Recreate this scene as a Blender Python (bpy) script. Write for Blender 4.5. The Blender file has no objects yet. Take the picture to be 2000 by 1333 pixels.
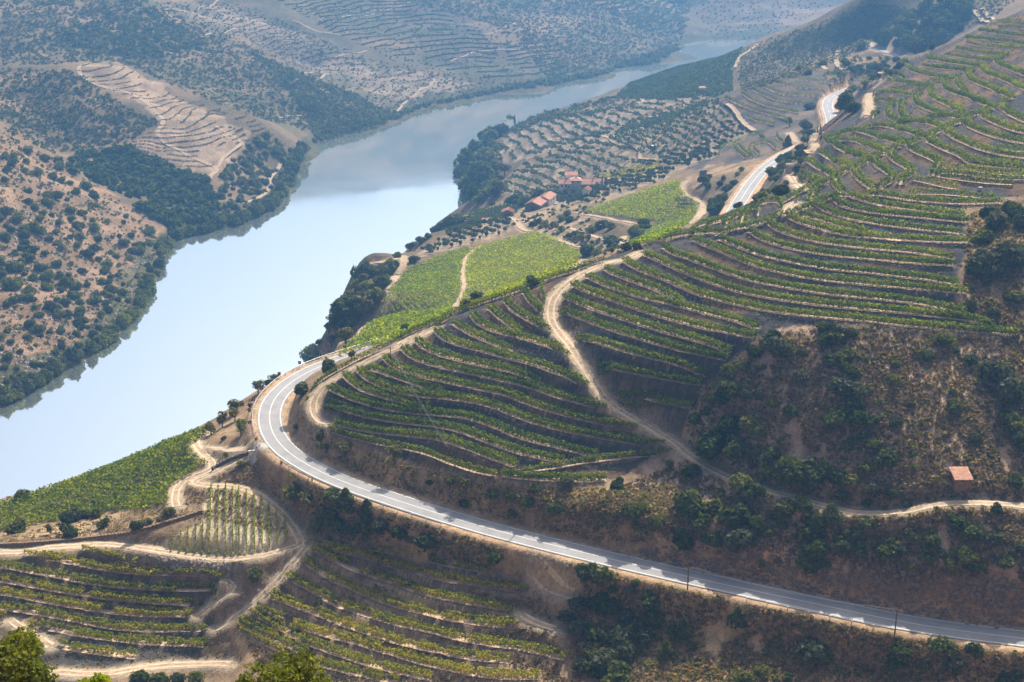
import bpy, math, random
import numpy as np
from mathutils import Vector

# ------------------------------------------------------------------ camera, sky, sun, exposure
sc = bpy.context.scene
COL = sc.collection
CAM_Z = 250.0
PITCH = math.atan(966.5 / 2777.8)
cam_d = bpy.data.cameras.new('camera'); cam = bpy.data.objects.new('camera', cam_d); COL.objects.link(cam)
cam_d.lens = 50; cam_d.sensor_width = 36; cam_d.clip_start = 1; cam_d.clip_end = 12000
cam.location = (0, 0, CAM_Z); cam.rotation_euler = (math.pi / 2 - PITCH, 0, 0)
sc.camera = cam
SUN_EL, SUN_AZ = math.radians(47), math.radians(24)      # azimuth clockwise from +Y (the view direction)
w = bpy.data.worlds.new('World'); sc.world = w; w.use_nodes = True
nt = w.node_tree; nt.nodes.clear()
wo = nt.nodes.new('ShaderNodeOutputWorld'); bg = nt.nodes.new('ShaderNodeBackground'); sky = nt.nodes.new('ShaderNodeTexSky')
sky.sky_type = 'NISHITA'; sky.sun_disc = False; sky.sun_elevation = SUN_EL; sky.sun_rotation = SUN_AZ
sky.air_density = 0.6; sky.dust_density = 10.0; sky.ozone_density = 1.0; sky.altitude = 200
bg.inputs['Strength'].default_value = 0.11
nt.links.new(sky.outputs[0], bg.inputs[0]); nt.links.new(bg.outputs[0], wo.inputs[0])
sun_d = bpy.data.lights.new('sun', 'SUN'); sun = bpy.data.objects.new('sun', sun_d); COL.objects.link(sun)
sun_d.energy = 5.0; sun_d.angle = math.radians(0.6); sun_d.color = (1.0, 0.91, 0.76)
sdir = Vector((math.sin(SUN_AZ) * math.cos(SUN_EL), math.cos(SUN_AZ) * math.cos(SUN_EL), math.sin(SUN_EL)))
sun.rotation_euler = sdir.to_track_quat('Z', 'Y').to_euler()
sc.view_settings.view_transform = 'Standard'; sc.view_settings.look = 'None'
sc.view_settings.exposure = 0.62; sc.view_settings.gamma = 1.0; sc.view_settings.use_curve_mapping = False

rng = np.random.default_rng(7)
random.seed(7)

# ------------------------------------------------------------------ surveying helpers
FPX = 2777.8
CT, ST = math.cos(PITCH), math.sin(PITCH)
def rays(uv):
    uv = np.asarray(uv, float).reshape(-1, 2)
    a = (uv[:, 0] - 1000) / FPX; b = (666.5 - uv[:, 1]) / FPX
    return np.stack([a, CT + b * ST, -ST + b * CT], 1)
def at_z(u, v, z):
    d = rays([(u, v)])[0]; t = (z - CAM_Z) / d[2]
    return (d[0] * t, d[1] * t, z)
def at_depth(u, v, Z):
    d = rays([(u, v)])[0]
    return (d[0] * Z, d[1] * Z, CAM_Z + d[2] * Z)
def project(p):
    p = np.asarray(p, float); x = p[..., 0]; y = p[..., 1]; z = p[..., 2] - CAM_Z
    Z = y * CT - z * ST; up = y * ST + z * CT
    return 1000 + FPX * x / Z, 666.5 - FPX * up / Z, Z

# ------------------------------------------------------------------ ground survey: (u, v, height) spot heights, then points in plan
H = []
def hz(*pts):
    for u, v, z in pts: H.append(at_z(u, v, z))
def hr(*pts):                                            # the right-hand hillside, eased to a 32 degree slope
    for u, v, z in pts: H.append(at_z(u, v, 117 + (z - 117) * 0.9 if z > 117 else z))
def hd(*pts):
    for u, v, Z in pts: H.append(at_depth(u, v, Z))
def pl(*pts):
    for p in pts: H.append(p)
# camera's own hillside
pl((0, 0, 247), (-60, 0, 248), (60, 0, 247), (0, 40, 217), (-60, 40, 218), (60, 40, 217), (0, 120, 158), (-90, 120, 158), (90, 120, 160), (0, 190, 112), (-100, 190, 110),
   (100, 190, 118), (-220, 120, 150), (220, 120, 170), (-220, 0, 240), (220, 0, 250), (-500, 0, 200), (600, 0, 300), (0, -100, 290), (-400, -100, 260), (400, -100, 320), (200, 200, 120), (-180, 220, 84))
# the road
ROAD = [(2080, 1258), (2000, 1247), (1900, 1236), (1800, 1222), (1700, 1203), (1600, 1181), (1500, 1160), (1400, 1139), (1300, 1117), (1200, 1094), (1100, 1070), (1000, 1045), (900, 1017), (800, 986), (700, 953), (640, 929), (590, 903), (552, 876), (530, 845), (524, 812), (533, 780), (562, 750), (608, 722), (660, 703), (720, 685), (790, 662)]
ROADZ = 110.0
for u, v in ROAD[::2]: H.append(at_z(u, v, ROADZ))
ROAD2 = [(1418, 440), (1432, 415), (1450, 385), (1472, 352), (1500, 322), (1545, 296), (1590, 275), (1625, 250), (1624, 232), (1615, 208), (1618, 195), (1632, 184)]
for u, v in ROAD2[::2]: H.append(at_z(u, v, ROADZ))
ROAD3 = [(1800, 121), (1785, 117), (1755, 109), (1725, 100), (1702, 92), (1692, 86), (1696, 80)]
for u, v in ROAD3[::2]: H.append(at_z(u, v, ROADZ + 1))
a_, b_ = at_z(790, 662, ROADZ), at_z(1418, 440, ROADZ)
for t in (0.2, 0.4, 0.6, 0.8): pl((a_[0] + (b_[0] - a_[0]) * t, a_[1] + (b_[1] - a_[1]) * t, ROADZ))
# just beside the road, both sides
hz((2000, 1275, 107), (1700, 1232, 107), (1500, 1186, 107.5), (1300, 1142, 108), (1100, 1095, 108.5), (900, 1050, 109), (760, 1000, 107), (640, 962, 105), (560, 915, 105))
# lower foreground
hz((0, 1333, 79), (300, 1333, 80), (600, 1333, 85.5), (900, 1333, 92), (1200, 1333, 96), (1500, 1333, 100.5), (1750, 1333, 102.5), (2000, 1333, 104),
   (0, 1250, 82), (200, 1280, 82), (450, 1290, 82.5), (0, 1180, 85), (200, 1200, 84), (400, 1190, 84.5), (0, 1090, 91), (200, 1095, 91), (400, 1130, 90),
   (520, 1160, 91.5), (600, 1070, 97), (600, 1180, 92), (600, 1260, 88.5), (750, 1090, 99), (750, 1200, 94), (900, 1100, 103), (900, 1200, 98.8), (1050, 1130, 103), (1050, 1250, 97.5), (1250, 1180, 104), (1250, 1260, 100), (1500, 1250, 104), (1750, 1280, 105))
hz((450, 949, 102.4), (490, 959, 102.0), (525, 980, 101.0), (553, 1006, 100), (574, 1034, 99), (595, 1060, 98), (548, 962, 104.5), (580, 992, 104.2), (606, 1022, 103.4), (645, 1065, 101),
   (540, 1040, 98.8), (500, 1000, 100.3), (450, 1000, 100.4), (572, 1030, 99), (410, 950, 102.3), (450, 1085, 97.5), (320, 1065, 97.2), (350, 1010, 99), (250, 1045, 95.8), (100, 1050, 93.5), (0, 1060, 92))
hz((340, 975, 101), (360, 935, 101.8), (420, 905, 103.4), (390, 880, 103.4), (400, 858, 104), (450, 860, 106), (480, 875, 108.3), (495, 915, 106.2), (530, 945, 105), (600, 1000, 105))
hz((400, 842, 100), (300, 880, 93), (200, 920, 87), (250, 900, 91), (100, 955, 79), (0, 985, 73), (380, 900, 100.5), (300, 960, 97), (150, 990, 89), (0, 1020, 83), (200, 1020, 92), (60, 1035, 87))
hz((460, 800, 103), (500, 790, 105.5), (480, 830, 104), (560, 730, 106.5), (620, 700, 106.5))
# river slope below the bend (out of sight)
for u, v, Z in ((-250, 1040, 470), (0, 985, 455), (150, 935, 470), (300, 880, 480), (430, 810, 500), (520, 745, 525), (600, 690, 560)):
    H.append(at_depth(u, v, Z)[:2] + (0.0,))
for u, v, Z in ((0, 985, 545), (200, 915, 560), (400, 820, 580), (560, 720, 615)):
    H.append(at_depth(u, v, Z)[:2] + (-10.0,))
hz((-200, 1075, 62), (-120, 1100, 85), (-150, 1250, 82))
# slope above the road, right
hr((2000, 1140, 119.5), (1850, 1120, 118.5), (1700, 1105, 117.5), (1550, 1085, 117), (1400, 1055, 117), (1250, 1020, 117), (1100, 985, 116.5), (1000, 960, 116.5), (880, 930, 116), (780, 895, 115.5), (700, 870, 115.5), (640, 835, 116),
   (2000, 988, 129), (1830, 985, 128.5), (1700, 1003, 125), (1560, 975, 124.5), (1450, 945, 123.5), (1350, 890, 123.5),
   (1890, 800, 142), (1890, 660, 153), (1700, 800, 142), (1700, 650, 154), (1500, 850, 134), (1400, 790, 136), (1500, 650, 151), (1380, 700, 144), (2000, 800, 142), (2000, 650, 154), (2000, 500, 166))
# lower spur of terraces
hr((620, 790, 118.5), (640, 745, 121.5), (700, 705, 124.5), (790, 656, 130), (870, 622, 134.5), (950, 590, 138), (1080, 541, 145), (1200, 500, 150), (1320, 460, 155), (1430, 425, 158.5), (1500, 395, 161), (1560, 366, 163.5),
   (800, 850, 118.5), (950, 925, 118), (1150, 890, 121), (800, 770, 126), (1000, 800, 127), (1200, 830, 127), (900, 680, 133.5), (1050, 700, 136), (1180, 760, 134), (1000, 620, 139.5), (1110, 640, 141), (1070, 580, 144),
   (1250, 700, 141), (1250, 600, 147.5), (1400, 620, 149), (1400, 520, 155), (1550, 560, 157), (1550, 460, 161), (1700, 560, 159.5), (1700, 460, 165), (1850, 560, 161), (1850, 460, 168), (1850, 380, 172), (1700, 380, 169.5))
# upper terraces: near fold
hr((1690, 302, 168.5), (1790, 262, 172.5), (1880, 222, 177.5), (1960, 182, 182), (1640, 325, 167), (1800, 320, 173.5), (1900, 310, 176.5), (2000, 320, 177), (1950, 240, 180.5), (2050, 250, 182), (2050, 400, 172))
# the far fold, out of the near crest
hr((1560, 372, 140), (1545, 342, 140), (1600, 268, 142), (1590, 305, 149), (1630, 322, 156.5), (1660, 300, 158), (1700, 283, 160.5), (1750, 252, 164), (1850, 214, 171), (1650, 250, 152), (1700, 220, 158), (1650, 215, 144), (1650, 228, 148), (1720, 165, 154), (1690, 185, 150), (1760, 200, 164), (1800, 200, 168), (1800, 125, 163), (1850, 100, 168), (1850, 150, 169.5), (1900, 160, 175), (1900, 105, 173), (1920, 55, 174.5), (2000, 100, 184), (2000, 25, 185), (2060, 0, 190), (2060, 100, 190), (1940, 185, 178))
hd((1500, 410, 470), (1440, 440, 470), (1320, 470, 450), (1200, 510, 440), (1050, 560, 430), (900, 620, 420))
# slopes about the road beyond
hz((1440, 370, 103), (1400, 390, 95), (1380, 360, 98), (1410, 335, 101), (1520, 350, 118), (1500, 385, 117), (1540, 310, 118), (1570, 275, 118), (1660, 200, 124), (1590, 215, 106), (1590, 260, 107), (1680, 130, 118), (1690, 165, 135))
# fields behind the spur
hz((650, 690, 97), (690, 662, 92), (670, 672, 94), (800, 642, 86), (900, 590, 77), (1000, 560, 76), (760, 570, 70), (850, 540, 67), (1050, 500, 67), (930, 470, 58.5), (1120, 490, 68), (1050, 455, 60), (860, 480, 52), (790, 505, 57), (740, 590, 68), (705, 650, 84),
   (1150, 520, 74), (1200, 480, 77), (1250, 462, 82), (1300, 445, 86), (1360, 415, 90), (1350, 365, 91), (1250, 390, 79), (1150, 410, 68), (1160, 440, 69), (1080, 440, 61), (1340, 350, 91))
hz((640, 640, 66), (660, 600, 58), (690, 545, 50), (740, 520, 45), (800, 480, 40), (870, 430, 25), (900, 405, 15))
for u, v, Z in ((600, 680, 610), (650, 600, 690), (700, 530, 795), (790, 470, 865), (870, 415, 965), (915, 386, 1071), (903, 345, 1140), (900, 315, 1195), (960, 265, 1300), (1050, 225, 1400), (1200, 185, 1515), (1300, 145, 1650), (1420, 103, 1790)):
    d = rays([(u, v)])[0]; H.append((d[0] * Z, d[1] * Z, 0.0)); H.append((d[0] * (Z + 70), d[1] * (Z + 70), -8.0))
# farm, orchards
hz((1140, 372, 46), (1050, 405, 43), (990, 418, 38), (930, 430, 28), (1200, 360, 57), (950, 380, 12), (1000, 330, 25), (1100, 320, 45), (1250, 330, 62), (1250, 282, 64), (1050, 262, 27), (960, 300, 9), (935, 345, 5), (940, 318, 5), (1000, 255, 14), (1150, 242, 37), (1250, 222, 51), (1350, 212, 69), (1372, 182, 72), (1330, 290, 75), (1400, 285, 86), (1420, 205, 99), (1430, 272, 89), (1400, 322, 93), (1450, 302, 98), (1520, 268, 103), (1470, 335, 104), (1320, 325, 78),
   (1480, 162, 108), (1560, 140, 114), (1640, 112, 118), (1540, 222, 105))
hz((1220, 182, 35), (1300, 172, 50), (1430, 172, 76), (1440, 105, 84), (1300, 142, 45), (1250, 161, 29), (1450, 97, 82), (1480, 82, 90), (1470, 84, 88), (1110, 215, 18), (1500, 132, 88), (1620, 42, 120), (1550, 70, 106), (1700, 2, 138), (1640, 100, 102), (1560, 110, 96))
hd((1450, 165, 1080), (1560, 130, 1040), (1640, 100, 1060), (1800, 62, 1010), (1850, 22, 1030), (1900, 0, 1040), (1900, 52, 990), (1720, 60, 1080), (1980, 8, 950), (1700, 95, 1085))
# left bank, near
hz((0, 800, 0), (60, 768, 0), (130, 722, 0), (200, 680, 0), (260, 630, 0), (296, 570, 0), (318, 515, 0), (340, 470, 0), (400, 457, 0), (470, 440, 0), (540, 405, 0), (572, 365, 0), (580, 325, 0), (620, 282, 0), (700, 260, 0), (780, 241, 0), (830, 217, 0), (900, 206, 0), (980, 187, 0), (1080, 176, 0), (1180, 156, 0), (1290, 126, 0), (1330, 103, 0), (-200, 900, 0),
   (868, 350, -9), (870, 325, -9), (885, 310, -9), (400, 600, -10), (300, 700, -10), (200, 800, -10), (500, 500, -10), (600, 430, -10), (700, 350, -10), (800, 290, -10), (900, 240, -10), (1100, 195, -10), (1250, 150, -8), (1380, 100, -8))
hd((0, 600, 749), (0, 400, 866), (0, 262, 972), (100, 311, 977), (200, 371, 975), (300, 432, 960), (100, 500, 840), (200, 550, 830), (100, 650, 740), (-200, 600, 760), (-200, 300, 960), (-400, 200, 1000))
# ravine, terraced spur on the left bank
hd((0, 245, 1060), (100, 295, 1075), (200, 335, 1060), (300, 402, 1015), (50, 200, 1150), (0, 152, 1200), (150, 200, 1140), (250, 262, 1105), (400, 400, 1020), (430, 322, 1080), (470, 292, 1120), (322, 232, 1130), (150, 132, 1200), (230, 130, 1230), (300, 180, 1180), (380, 220, 1170), (500, 232, 1180), (520, 340, 1120), (550, 290, 1170), (330, 320, 1075))
hd((300, 128, 1350), (500, 200, 1290), (400, 160, 1330), (600, 202, 1330), (450, 100, 1420), (300, 50, 1450), (100, 62, 1400), (0, 52, 1400), (250, 0, 1500), (0, 0, 1480), (700, 222, 1350), (100, 120, 1330), (-200, 100, 1350))
hd((600, 130, 1550), (800, 152, 1530), (700, 100, 1600), (500, 50, 1600), (550, 0, 1700), (400, 0, 1650), (800, 50, 1750), (950, 110, 1640), (700, 0, 1800), (1000, 50, 1720), (1150, 50, 1850), (1000, 0, 1900), (1250, 32, 1950), (1300, 0, 2150), (1400, 50, 2020), (1400, 0, 2150), (1500, 20, 2100), (1600, 0, 2150))
# hills beyond the top of the picture
pl((-900, 1500, 250), (-600, 1750, 210), (-1500, 1000, 300), (-1500, 2000, 380), (-600, 2200, 330), (0, 2300, 260), (400, 2500, 220), (800, 2500, 200), (-800, 3000, 420), (0, 3200, 400), (900, 3300, 380), (1800, 3000, 350), (1000, 1500, 250), (700, 1300, 180), (1200, 800, 330), (700, 900, 250), (500, 700, 195), (400, 500, 188), (700, 500, 250), (1500, 1500, 350),
   (350, 250, 150), (600, 250, 220), (-2400, 2500, 450), (-2400, 500, 350), (-1000, 500, 180), (-700, 800, 160), (-900, 100, 150), (-400, 300, -8), (-600, 250, 30), (-400, 450, -8), (0, 5500, 500), (2400, 5500, 480), (-2400, 5500, 500), (2400, 2000, 400), (2400, 0, 420), (-2400, -100, 350), (-300, 250, 20), (-310, 480, -8))
H = np.array(H)

# multiquadric surface through the survey
RC = 14.0
def rbf_fit(P):
    X = P[:, :2]; n = len(X)
    d = np.sqrt(((X[:, None] - X[None]) ** 2).sum(2) + RC * RC)
    A = np.zeros((n + 1, n + 1)); A[:n, :n] = d - 0.6 * np.eye(n); A[:n, n] = 1; A[n, :n] = 1
    b = np.concatenate([P[:, 2], [0]])
    return np.linalg.lstsq(A, b, rcond=None)[0]
COEF = rbf_fit(H)
def rbf_eval(x, y):
    out = np.empty(x.size); xf = x.ravel(); yf = y.ravel(); xs = H[:, 0].astype(np.float32); ys = H[:, 1].astype(np.float32); cf = COEF[:-1].astype(np.float32)
    for i in range(0, xf.size, 20000):
        a = xf[i:i + 20000, None].astype(np.float32) - xs; b = yf[i:i + 20000, None].astype(np.float32) - ys
        out[i:i + 20000] = np.sqrt(a * a + b * b + np.float32(RC * RC)) @ cf + COEF[-1]
    return out.reshape(x.shape)
def ramp(a, b, s): return np.arange(a, b, s)
def grow(a, b, s, g):
    o = []; x = a; st = s
    while (b - x) * np.sign(s) > 0:
        x += st; st *= g; o.append(x)
    return np.array(o)
GX = np.concatenate([grow(-360, -2600, -2.6, 1.06)[::-1], ramp(-360, -128, 2.2), ramp(-128, 216, 0.85), grow(216, 2600, 1.6, 1.045)])
GY = np.concatenate([ramp(-100, 225, 6.5), ramp(225, 470, 0.85), ramp(470, 700, 1.45), ramp(700, 1250, 3.6), ramp(1250, 2250, 9.0), grow(2250, 6000, 12, 1.12)])
NX, NY = len(GX), len(GY)
MX, MY = np.meshgrid(GX, GY)
# evaluate on a thinner grid, then interpolate (the surface is smooth)
def thin(g, k):
    idx = np.arange(0, len(g), k)
    return np.unique(np.concatenate([idx, [len(g) - 1]]))
ix, iy = thin(GX, 3), thin(GY, 3)
SXg, SYg = GX[ix], GY[iy]
SZ = rbf_eval(*np.meshgrid(SXg, SYg))
def bil(gx, gy, Z, x, y):
    i = np.clip(np.searchsorted(gx, x) - 1, 0, len(gx) - 2); j = np.clip(np.searchsorted(gy, y) - 1, 0, len(gy) - 2)
    tx = np.clip((x - gx[i]) / (gx[i + 1] - gx[i]), 0, 1); ty = np.clip((y - gy[j]) / (gy[j + 1] - gy[j]), 0, 1)
    return (Z[j, i] * (1 - tx) + Z[j, i + 1] * tx) * (1 - ty) + (Z[j + 1, i] * (1 - tx) + Z[j + 1, i + 1] * tx) * ty
def base_z(x, y): return bil(SXg, SYg, SZ, np.asarray(x, float), np.asarray(y, float))
BZ = base_z(MX, MY)
SURF = [base_z]
def cast(uv, zfun=None, tmin=60, lift=0.0):
    """where the sight line through each picture point meets the ground"""
    zfun = zfun or SURF[0]
    d = rays(uv); n = len(d); t0 = np.full(n, float(tmin)); hit = np.zeros(n, bool); tl = t0.copy(); th = t0.copy()
    t = float(tmin)
    while t < 3600:
        t2 = t * 1.006 + 0.2
        act = ~hit
        if not act.any(): break
        p = d[act] * t2
        below = CAM_Z + p[:, 2] - lift < zfun(p[:, 0], p[:, 1])
        ia = np.where(act)[0]; hh = ia[below]
        tl[hh] = t; th[hh] = t2; hit[hh] = True
        t = t2
    tl[~hit] = th[~hit] = 3600
    for _ in range(14):
        m = (tl + th) / 2; p = d * m[:, None]
        b = CAM_Z + p[:, 2] - lift < zfun(p[:, 0], p[:, 1])
        th = np.where(b, m, th); tl = np.where(b, tl, m)
    p = d * th[:, None]; p[:, 2] += CAM_Z
    return p
# ------------------------------------------------------------------ mesh helpers
def link(o, parent=None):
    COL.objects.link(o)
    if parent: o.parent = parent
    return o
def tag(o, label=None, cat=None, group=None, kind=None):
    if label: o['label'] = label
    if cat: o['category'] = cat
    if group: o['group'] = group
    if kind: o['kind'] = kind
    return o
def empty(name, loc, rz=0.0):
    o = bpy.data.objects.new(name, None); o.location = loc; o.rotation_euler = (0, 0, rz); o.empty_display_size = 0.5
    return link(o)
def np_mesh(name, V, F, mat, smooth=False, col=None):
    """V (n,3), F (m,k) with k 3 or 4"""
    V = np.asarray(V, np.float32); F = np.asarray(F, np.int32); k = F.shape[1]; m = len(F)
    me = bpy.data.meshes.new(name)
    me.vertices.add(len(V)); me.vertices.foreach_set('co', V.ravel())
    me.loops.add(m * k); me.loops.foreach_set('vertex_index', F.ravel())
    me.polygons.add(m); me.polygons.foreach_set('loop_start', np.arange(0, m * k, k, dtype=np.int32))
    if smooth: me.polygons.foreach_set('use_smooth', np.ones(m, bool))
    if col is not None:
        a = me.color_attributes.new('cover', 'FLOAT_COLOR', 'POINT')
        c = np.ones((len(V), 4), np.float32); c[:, :3] = col; a.data.foreach_set('color', c.ravel())
    me.update(calc_edges=True)
    if mat: me.materials.append(mat)
    return me
def mobj(name, me, parent=None):
    return link(bpy.data.objects.new(name, me), parent)
class MB:
    """collects boxes, prisms and bars for one mesh"""
    def __init__(s): s.v = []; s.f = []
    def poly(s, pts, faces):
        n = len(s.v); s.v += [tuple(p) for p in pts]; s.f += [tuple(i + n for i in f) for f in faces]; return s
    def box(s, x0, x1, y0, y1, z0, z1):
        return s.poly([(x0, y0, z0), (x1, y0, z0), (x1, y1, z0), (x0, y1, z0), (x0, y0, z1), (x1, y0, z1), (x1, y1, z1), (x0, y1, z1)],
                      [(3, 2, 1, 0), (4, 5, 6, 7), (0, 1, 5, 4), (1, 2, 6, 5), (2, 3, 7, 6), (3, 0, 4, 7)])
    def bar(s, a, b, r0, r1=None, n=6):
        r1 = r0 if r1 is None else r1
        a = Vector(a); b = Vector(b); d = (b - a).normalized(); q = d.to_track_quat('Z', 'Y')
        P = []
        for c, r in ((a, r0), (b, r1)):
            for i in range(n):
                t = 2 * math.pi * i / n; P.append(c + q @ Vector((math.cos(t) * r, math.sin(t) * r, 0)))
        return s.poly(P, [(i, (i + 1) % n, n + (i + 1) % n, n + i) for i in range(n)] + [tuple(range(n - 1, -1, -1)), tuple(range(n, 2 * n))])
    def mesh(s, name, mat, smooth=False):
        me = bpy.data.meshes.new(name); me.from_pydata(s.v, [], s.f); me.materials.append(mat)
        if smooth:
            for p in me.polygons: p.use_smooth = True
        me.update(); return me
    def obj(s, name, mat, parent=None, smooth=False): return mobj(name, s.mesh(name, mat, smooth), parent)

# ------------------------------------------------------------------ materials
def new_mat(name):
    m = bpy.data.materials.new(name); m.use_nodes = True; t = m.node_tree
    return m, t, t.nodes['Principled BSDF'], t.nodes['Material Output']
def N(t, kind, **kw):
    n = t.nodes.new(kind)
    for k, v in kw.items():
        if k.startswith('i_'): n.inputs[k[2:]].default_value = v
        else: setattr(n, k, v)
    return n
def ramp_node(t, fac, stops):
    r = t.nodes.new('ShaderNodeValToRGB'); e = r.color_ramp.elements
    while len(e) < len(stops): e.new(0.5)
    for el, (p, c) in zip(e, stops): el.position = p; el.color = tuple(c) + (1,) if len(c) == 3 else c
    t.links.new(fac, r.inputs[0]); return r
def noise(t, co, scale, detail=4, rough=0.6, dist=0.0):
    n = N(t, 'ShaderNodeTexNoise', i_Scale=scale, i_Detail=detail, i_Roughness=rough, i_Distortion=dist); t.links.new(co, n.inputs['Vector']); return n
def mixc(t, kind, fac, a, b):
    m = N(t, 'ShaderNodeMix', data_type='RGBA', blend_type=kind)
    for s, v in ((0, fac), (6, a), (7, b)):
        if isinstance(v, (int, float)): m.inputs[s].default_value = v
        elif isinstance(v, tuple): m.inputs[s].default_value = v + (1,) if len(v) == 3 else v
        else: t.links.new(v, m.inputs[s])
    return m.outputs[2]
def plain(name, col, rough=0.8, var=0.25, scale=1.5, spec=0.2, bump=0.0, metal=0.0):
    m, t, b, o = new_mat(name); g = N(t, 'ShaderNodeNewGeometry')
    n = noise(t, g.outputs['Position'], scale, 5, 0.65)
    lo = tuple(c * (1 - var) for c in col); hi = tuple(min(1, c * (1 + var)) for c in col)
    r = ramp_node(t, n.outputs['Fac'], [(0.3, lo), (0.7, hi)])
    t.links.new(r.outputs[0], b.inputs['Base Color']); b.inputs['Roughness'].default_value = rough; b.inputs['Specular IOR Level'].default_value = spec; b.inputs['Metallic'].default_value = metal
    if bump:
        bp = N(t, 'ShaderNodeBump', i_Strength=bump, i_Distance=0.05); t.links.new(n.outputs['Fac'], bp.inputs['Height']); t.links.new(bp.outputs[0], b.inputs['Normal'])
    return m
def ground_mat():
    m, t, b, o = new_mat('earth')
    at = N(t, 'ShaderNodeAttribute', attribute_name='cover'); g = N(t, 'ShaderNodeNewGeometry'); P = g.outputs['Position']
    n1 = noise(t, P, 0.035, 6, 0.7); n2 = noise(t, P, 0.55, 6, 0.72); n3 = noise(t, P, 3.2, 3, 0.7)
    r1 = ramp_node(t, n1.outputs['Fac'], [(0.3, (0.72, 0.74, 0.78)), (0.7, (1.25, 1.2, 1.12))])
    r2 = ramp_node(t, n2.outputs['Fac'], [(0.28, (0.5, 0.5, 0.52)), (0.5, (1, 1, 1)), (0.75, (1.5, 1.42, 1.3))])
    r3 = ramp_node(t, n3.outputs['Fac'], [(0.3, (0.72, 0.72, 0.72)), (0.7, (1.28, 1.28, 1.28))])
    c = mixc(t, 'MULTIPLY', 1.0, at.outputs['Color'], r1.outputs[0]); c = mixc(t, 'MULTIPLY', 1.0, c, r2.outputs[0]); c = mixc(t, 'MULTIPLY', 1.0, c, r3.outputs[0])
    t.links.new(c, b.inputs['Base Color']); b.inputs['Roughness'].default_value = 0.95; b.inputs['Specular IOR Level'].default_value = 0.05
    ad = N(t, 'ShaderNodeMath', operation='ADD'); t.links.new(n2.outputs['Fac'], ad.inputs[0]); t.links.new(n3.outputs['Fac'], ad.inputs[1])
    bp = N(t, 'ShaderNodeBump', i_Strength=0.55, i_Distance=0.7); t.links.new(ad.outputs[0], bp.inputs['Height']); t.links.new(bp.outputs[0], b.inputs['Normal'])
    return m
def leaf_mat(name, dark, mid, light, trans=0.35, patch=0.25):
    """leaf blades: colour differs from leaf to leaf and from plant to plant; light passes through"""
    m, t, b, o = new_mat(name); t.nodes.remove(b)
    g = N(t, 'ShaderNodeNewGeometry'); oi = N(t, 'ShaderNodeObjectInfo')
    n = noise(t, g.outputs['Position'], patch, 3, 0.6)
    a = N(t, 'ShaderNodeMath', operation='MULTIPLY_ADD'); t.links.new(g.outputs['Random Per Island'], a.inputs[0]); a.inputs[1].default_value = 0.45
    a2 = N(t, 'ShaderNodeMath', operation='MULTIPLY_ADD'); t.links.new(n.outputs['Fac'], a2.inputs[0]); a2.inputs[1].default_value = 0.55; t.links.new(a.outputs[0], a2.inputs[2])
    a3 = N(t, 'ShaderNodeMath', operation='MULTIPLY_ADD'); t.links.new(oi.outputs['Random'], a3.inputs[0]); a3.inputs[1].default_value = 0.22; a3.inputs[2].default_value = -0.11
    t.links.new(a3.outputs[0], a.inputs[2])
    r = ramp_node(t, a2.outputs[0], [(0.22, dark), (0.5, mid), (0.78, light)])
    d = N(t, 'ShaderNodeBsdfDiffuse', i_Roughness=0.6); tr = N(t, 'ShaderNodeBsdfTranslucent'); gl = N(t, 'ShaderNodeBsdfGlossy', i_Roughness=0.5)
    tc = mixc(t, 'MULTIPLY', 1.0, r.outputs[0], (1.6, 1.65, 0.6))
    t.links.new(r.outputs[0], d.inputs['Color']); t.links.new(tc, tr.inputs['Color']); gl.inputs['Color'].default_value = (0.5, 0.5, 0.5, 1)
    mx = N(t, 'ShaderNodeMixShader', i_Fac=trans); t.links.new(d.outputs[0], mx.inputs[1]); t.links.new(tr.outputs[0], mx.inputs[2])
    m2 = N(t, 'ShaderNodeMixShader', i_Fac=0.012); t.links.new(mx.outputs[0], m2.inputs[1]); t.links.new(gl.outputs[0], m2.inputs[2])
    t.links.new(m2.outputs[0], o.inputs['Surface']); return m
def water_mat():
    m, t, b, o = new_mat('river_water'); g = N(t, 'ShaderNodeNewGeometry')
    mp = N(t, 'ShaderNodeMapping'); t.links.new(g.outputs['Position'], mp.inputs['Vector']); mp.inputs['Scale'].default_value = (1, 0.55, 1)
    n = noise(t, mp.outputs[0], 0.35, 3, 0.55); n2 = noise(t, g.outputs['Position'], 0.012, 3, 0.5)
    st = ramp_node(t, n2.outputs['Fac'], [(0.4, (0.15,) * 3), (0.62, (1,) * 3)])
    bp = N(t, 'ShaderNodeBump', i_Distance=0.05); t.links.new(n.outputs['Fac'], bp.inputs['Height'])
    ms = N(t, 'ShaderNodeMath', operation='MULTIPLY'); ms.inputs[1].default_value = WATER_RIPPLE; t.links.new(st.outputs[0], ms.inputs[0]); t.links.new(ms.outputs[0], bp.inputs['Strength'])
    b.inputs['Base Color'].default_value = (0.4, 0.44, 0.42, 1); b.inputs['Roughness'].default_value = 0.3; b.inputs['Specular IOR Level'].default_value = 0.0
    gl = N(t, 'ShaderNodeBsdfGlossy', i_Roughness=0.07); gl.inputs['Color'].default_value = (0.95, 1.0, 0.97, 1)
    mx = N(t, 'ShaderNodeMixShader', i_Fac=WATER_MIRROR); t.links.new(b.outputs[0], mx.inputs[1]); t.links.new(gl.outputs[0], mx.inputs[2])
    rr = ramp_node(t, n2.outputs['Fac'], [(0.35, (0.02,) * 3), (0.65, (0.075,) * 3)]); t.links.new(rr.outputs[0], gl.inputs['Roughness'])
    t.links.new(bp.outputs[0], gl.inputs['Normal']); t.links.new(mx.outputs[0], o.inputs['Surface']); return m
WATER_MIRROR, WATER_RIPPLE = 0.88, 0.4

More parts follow.
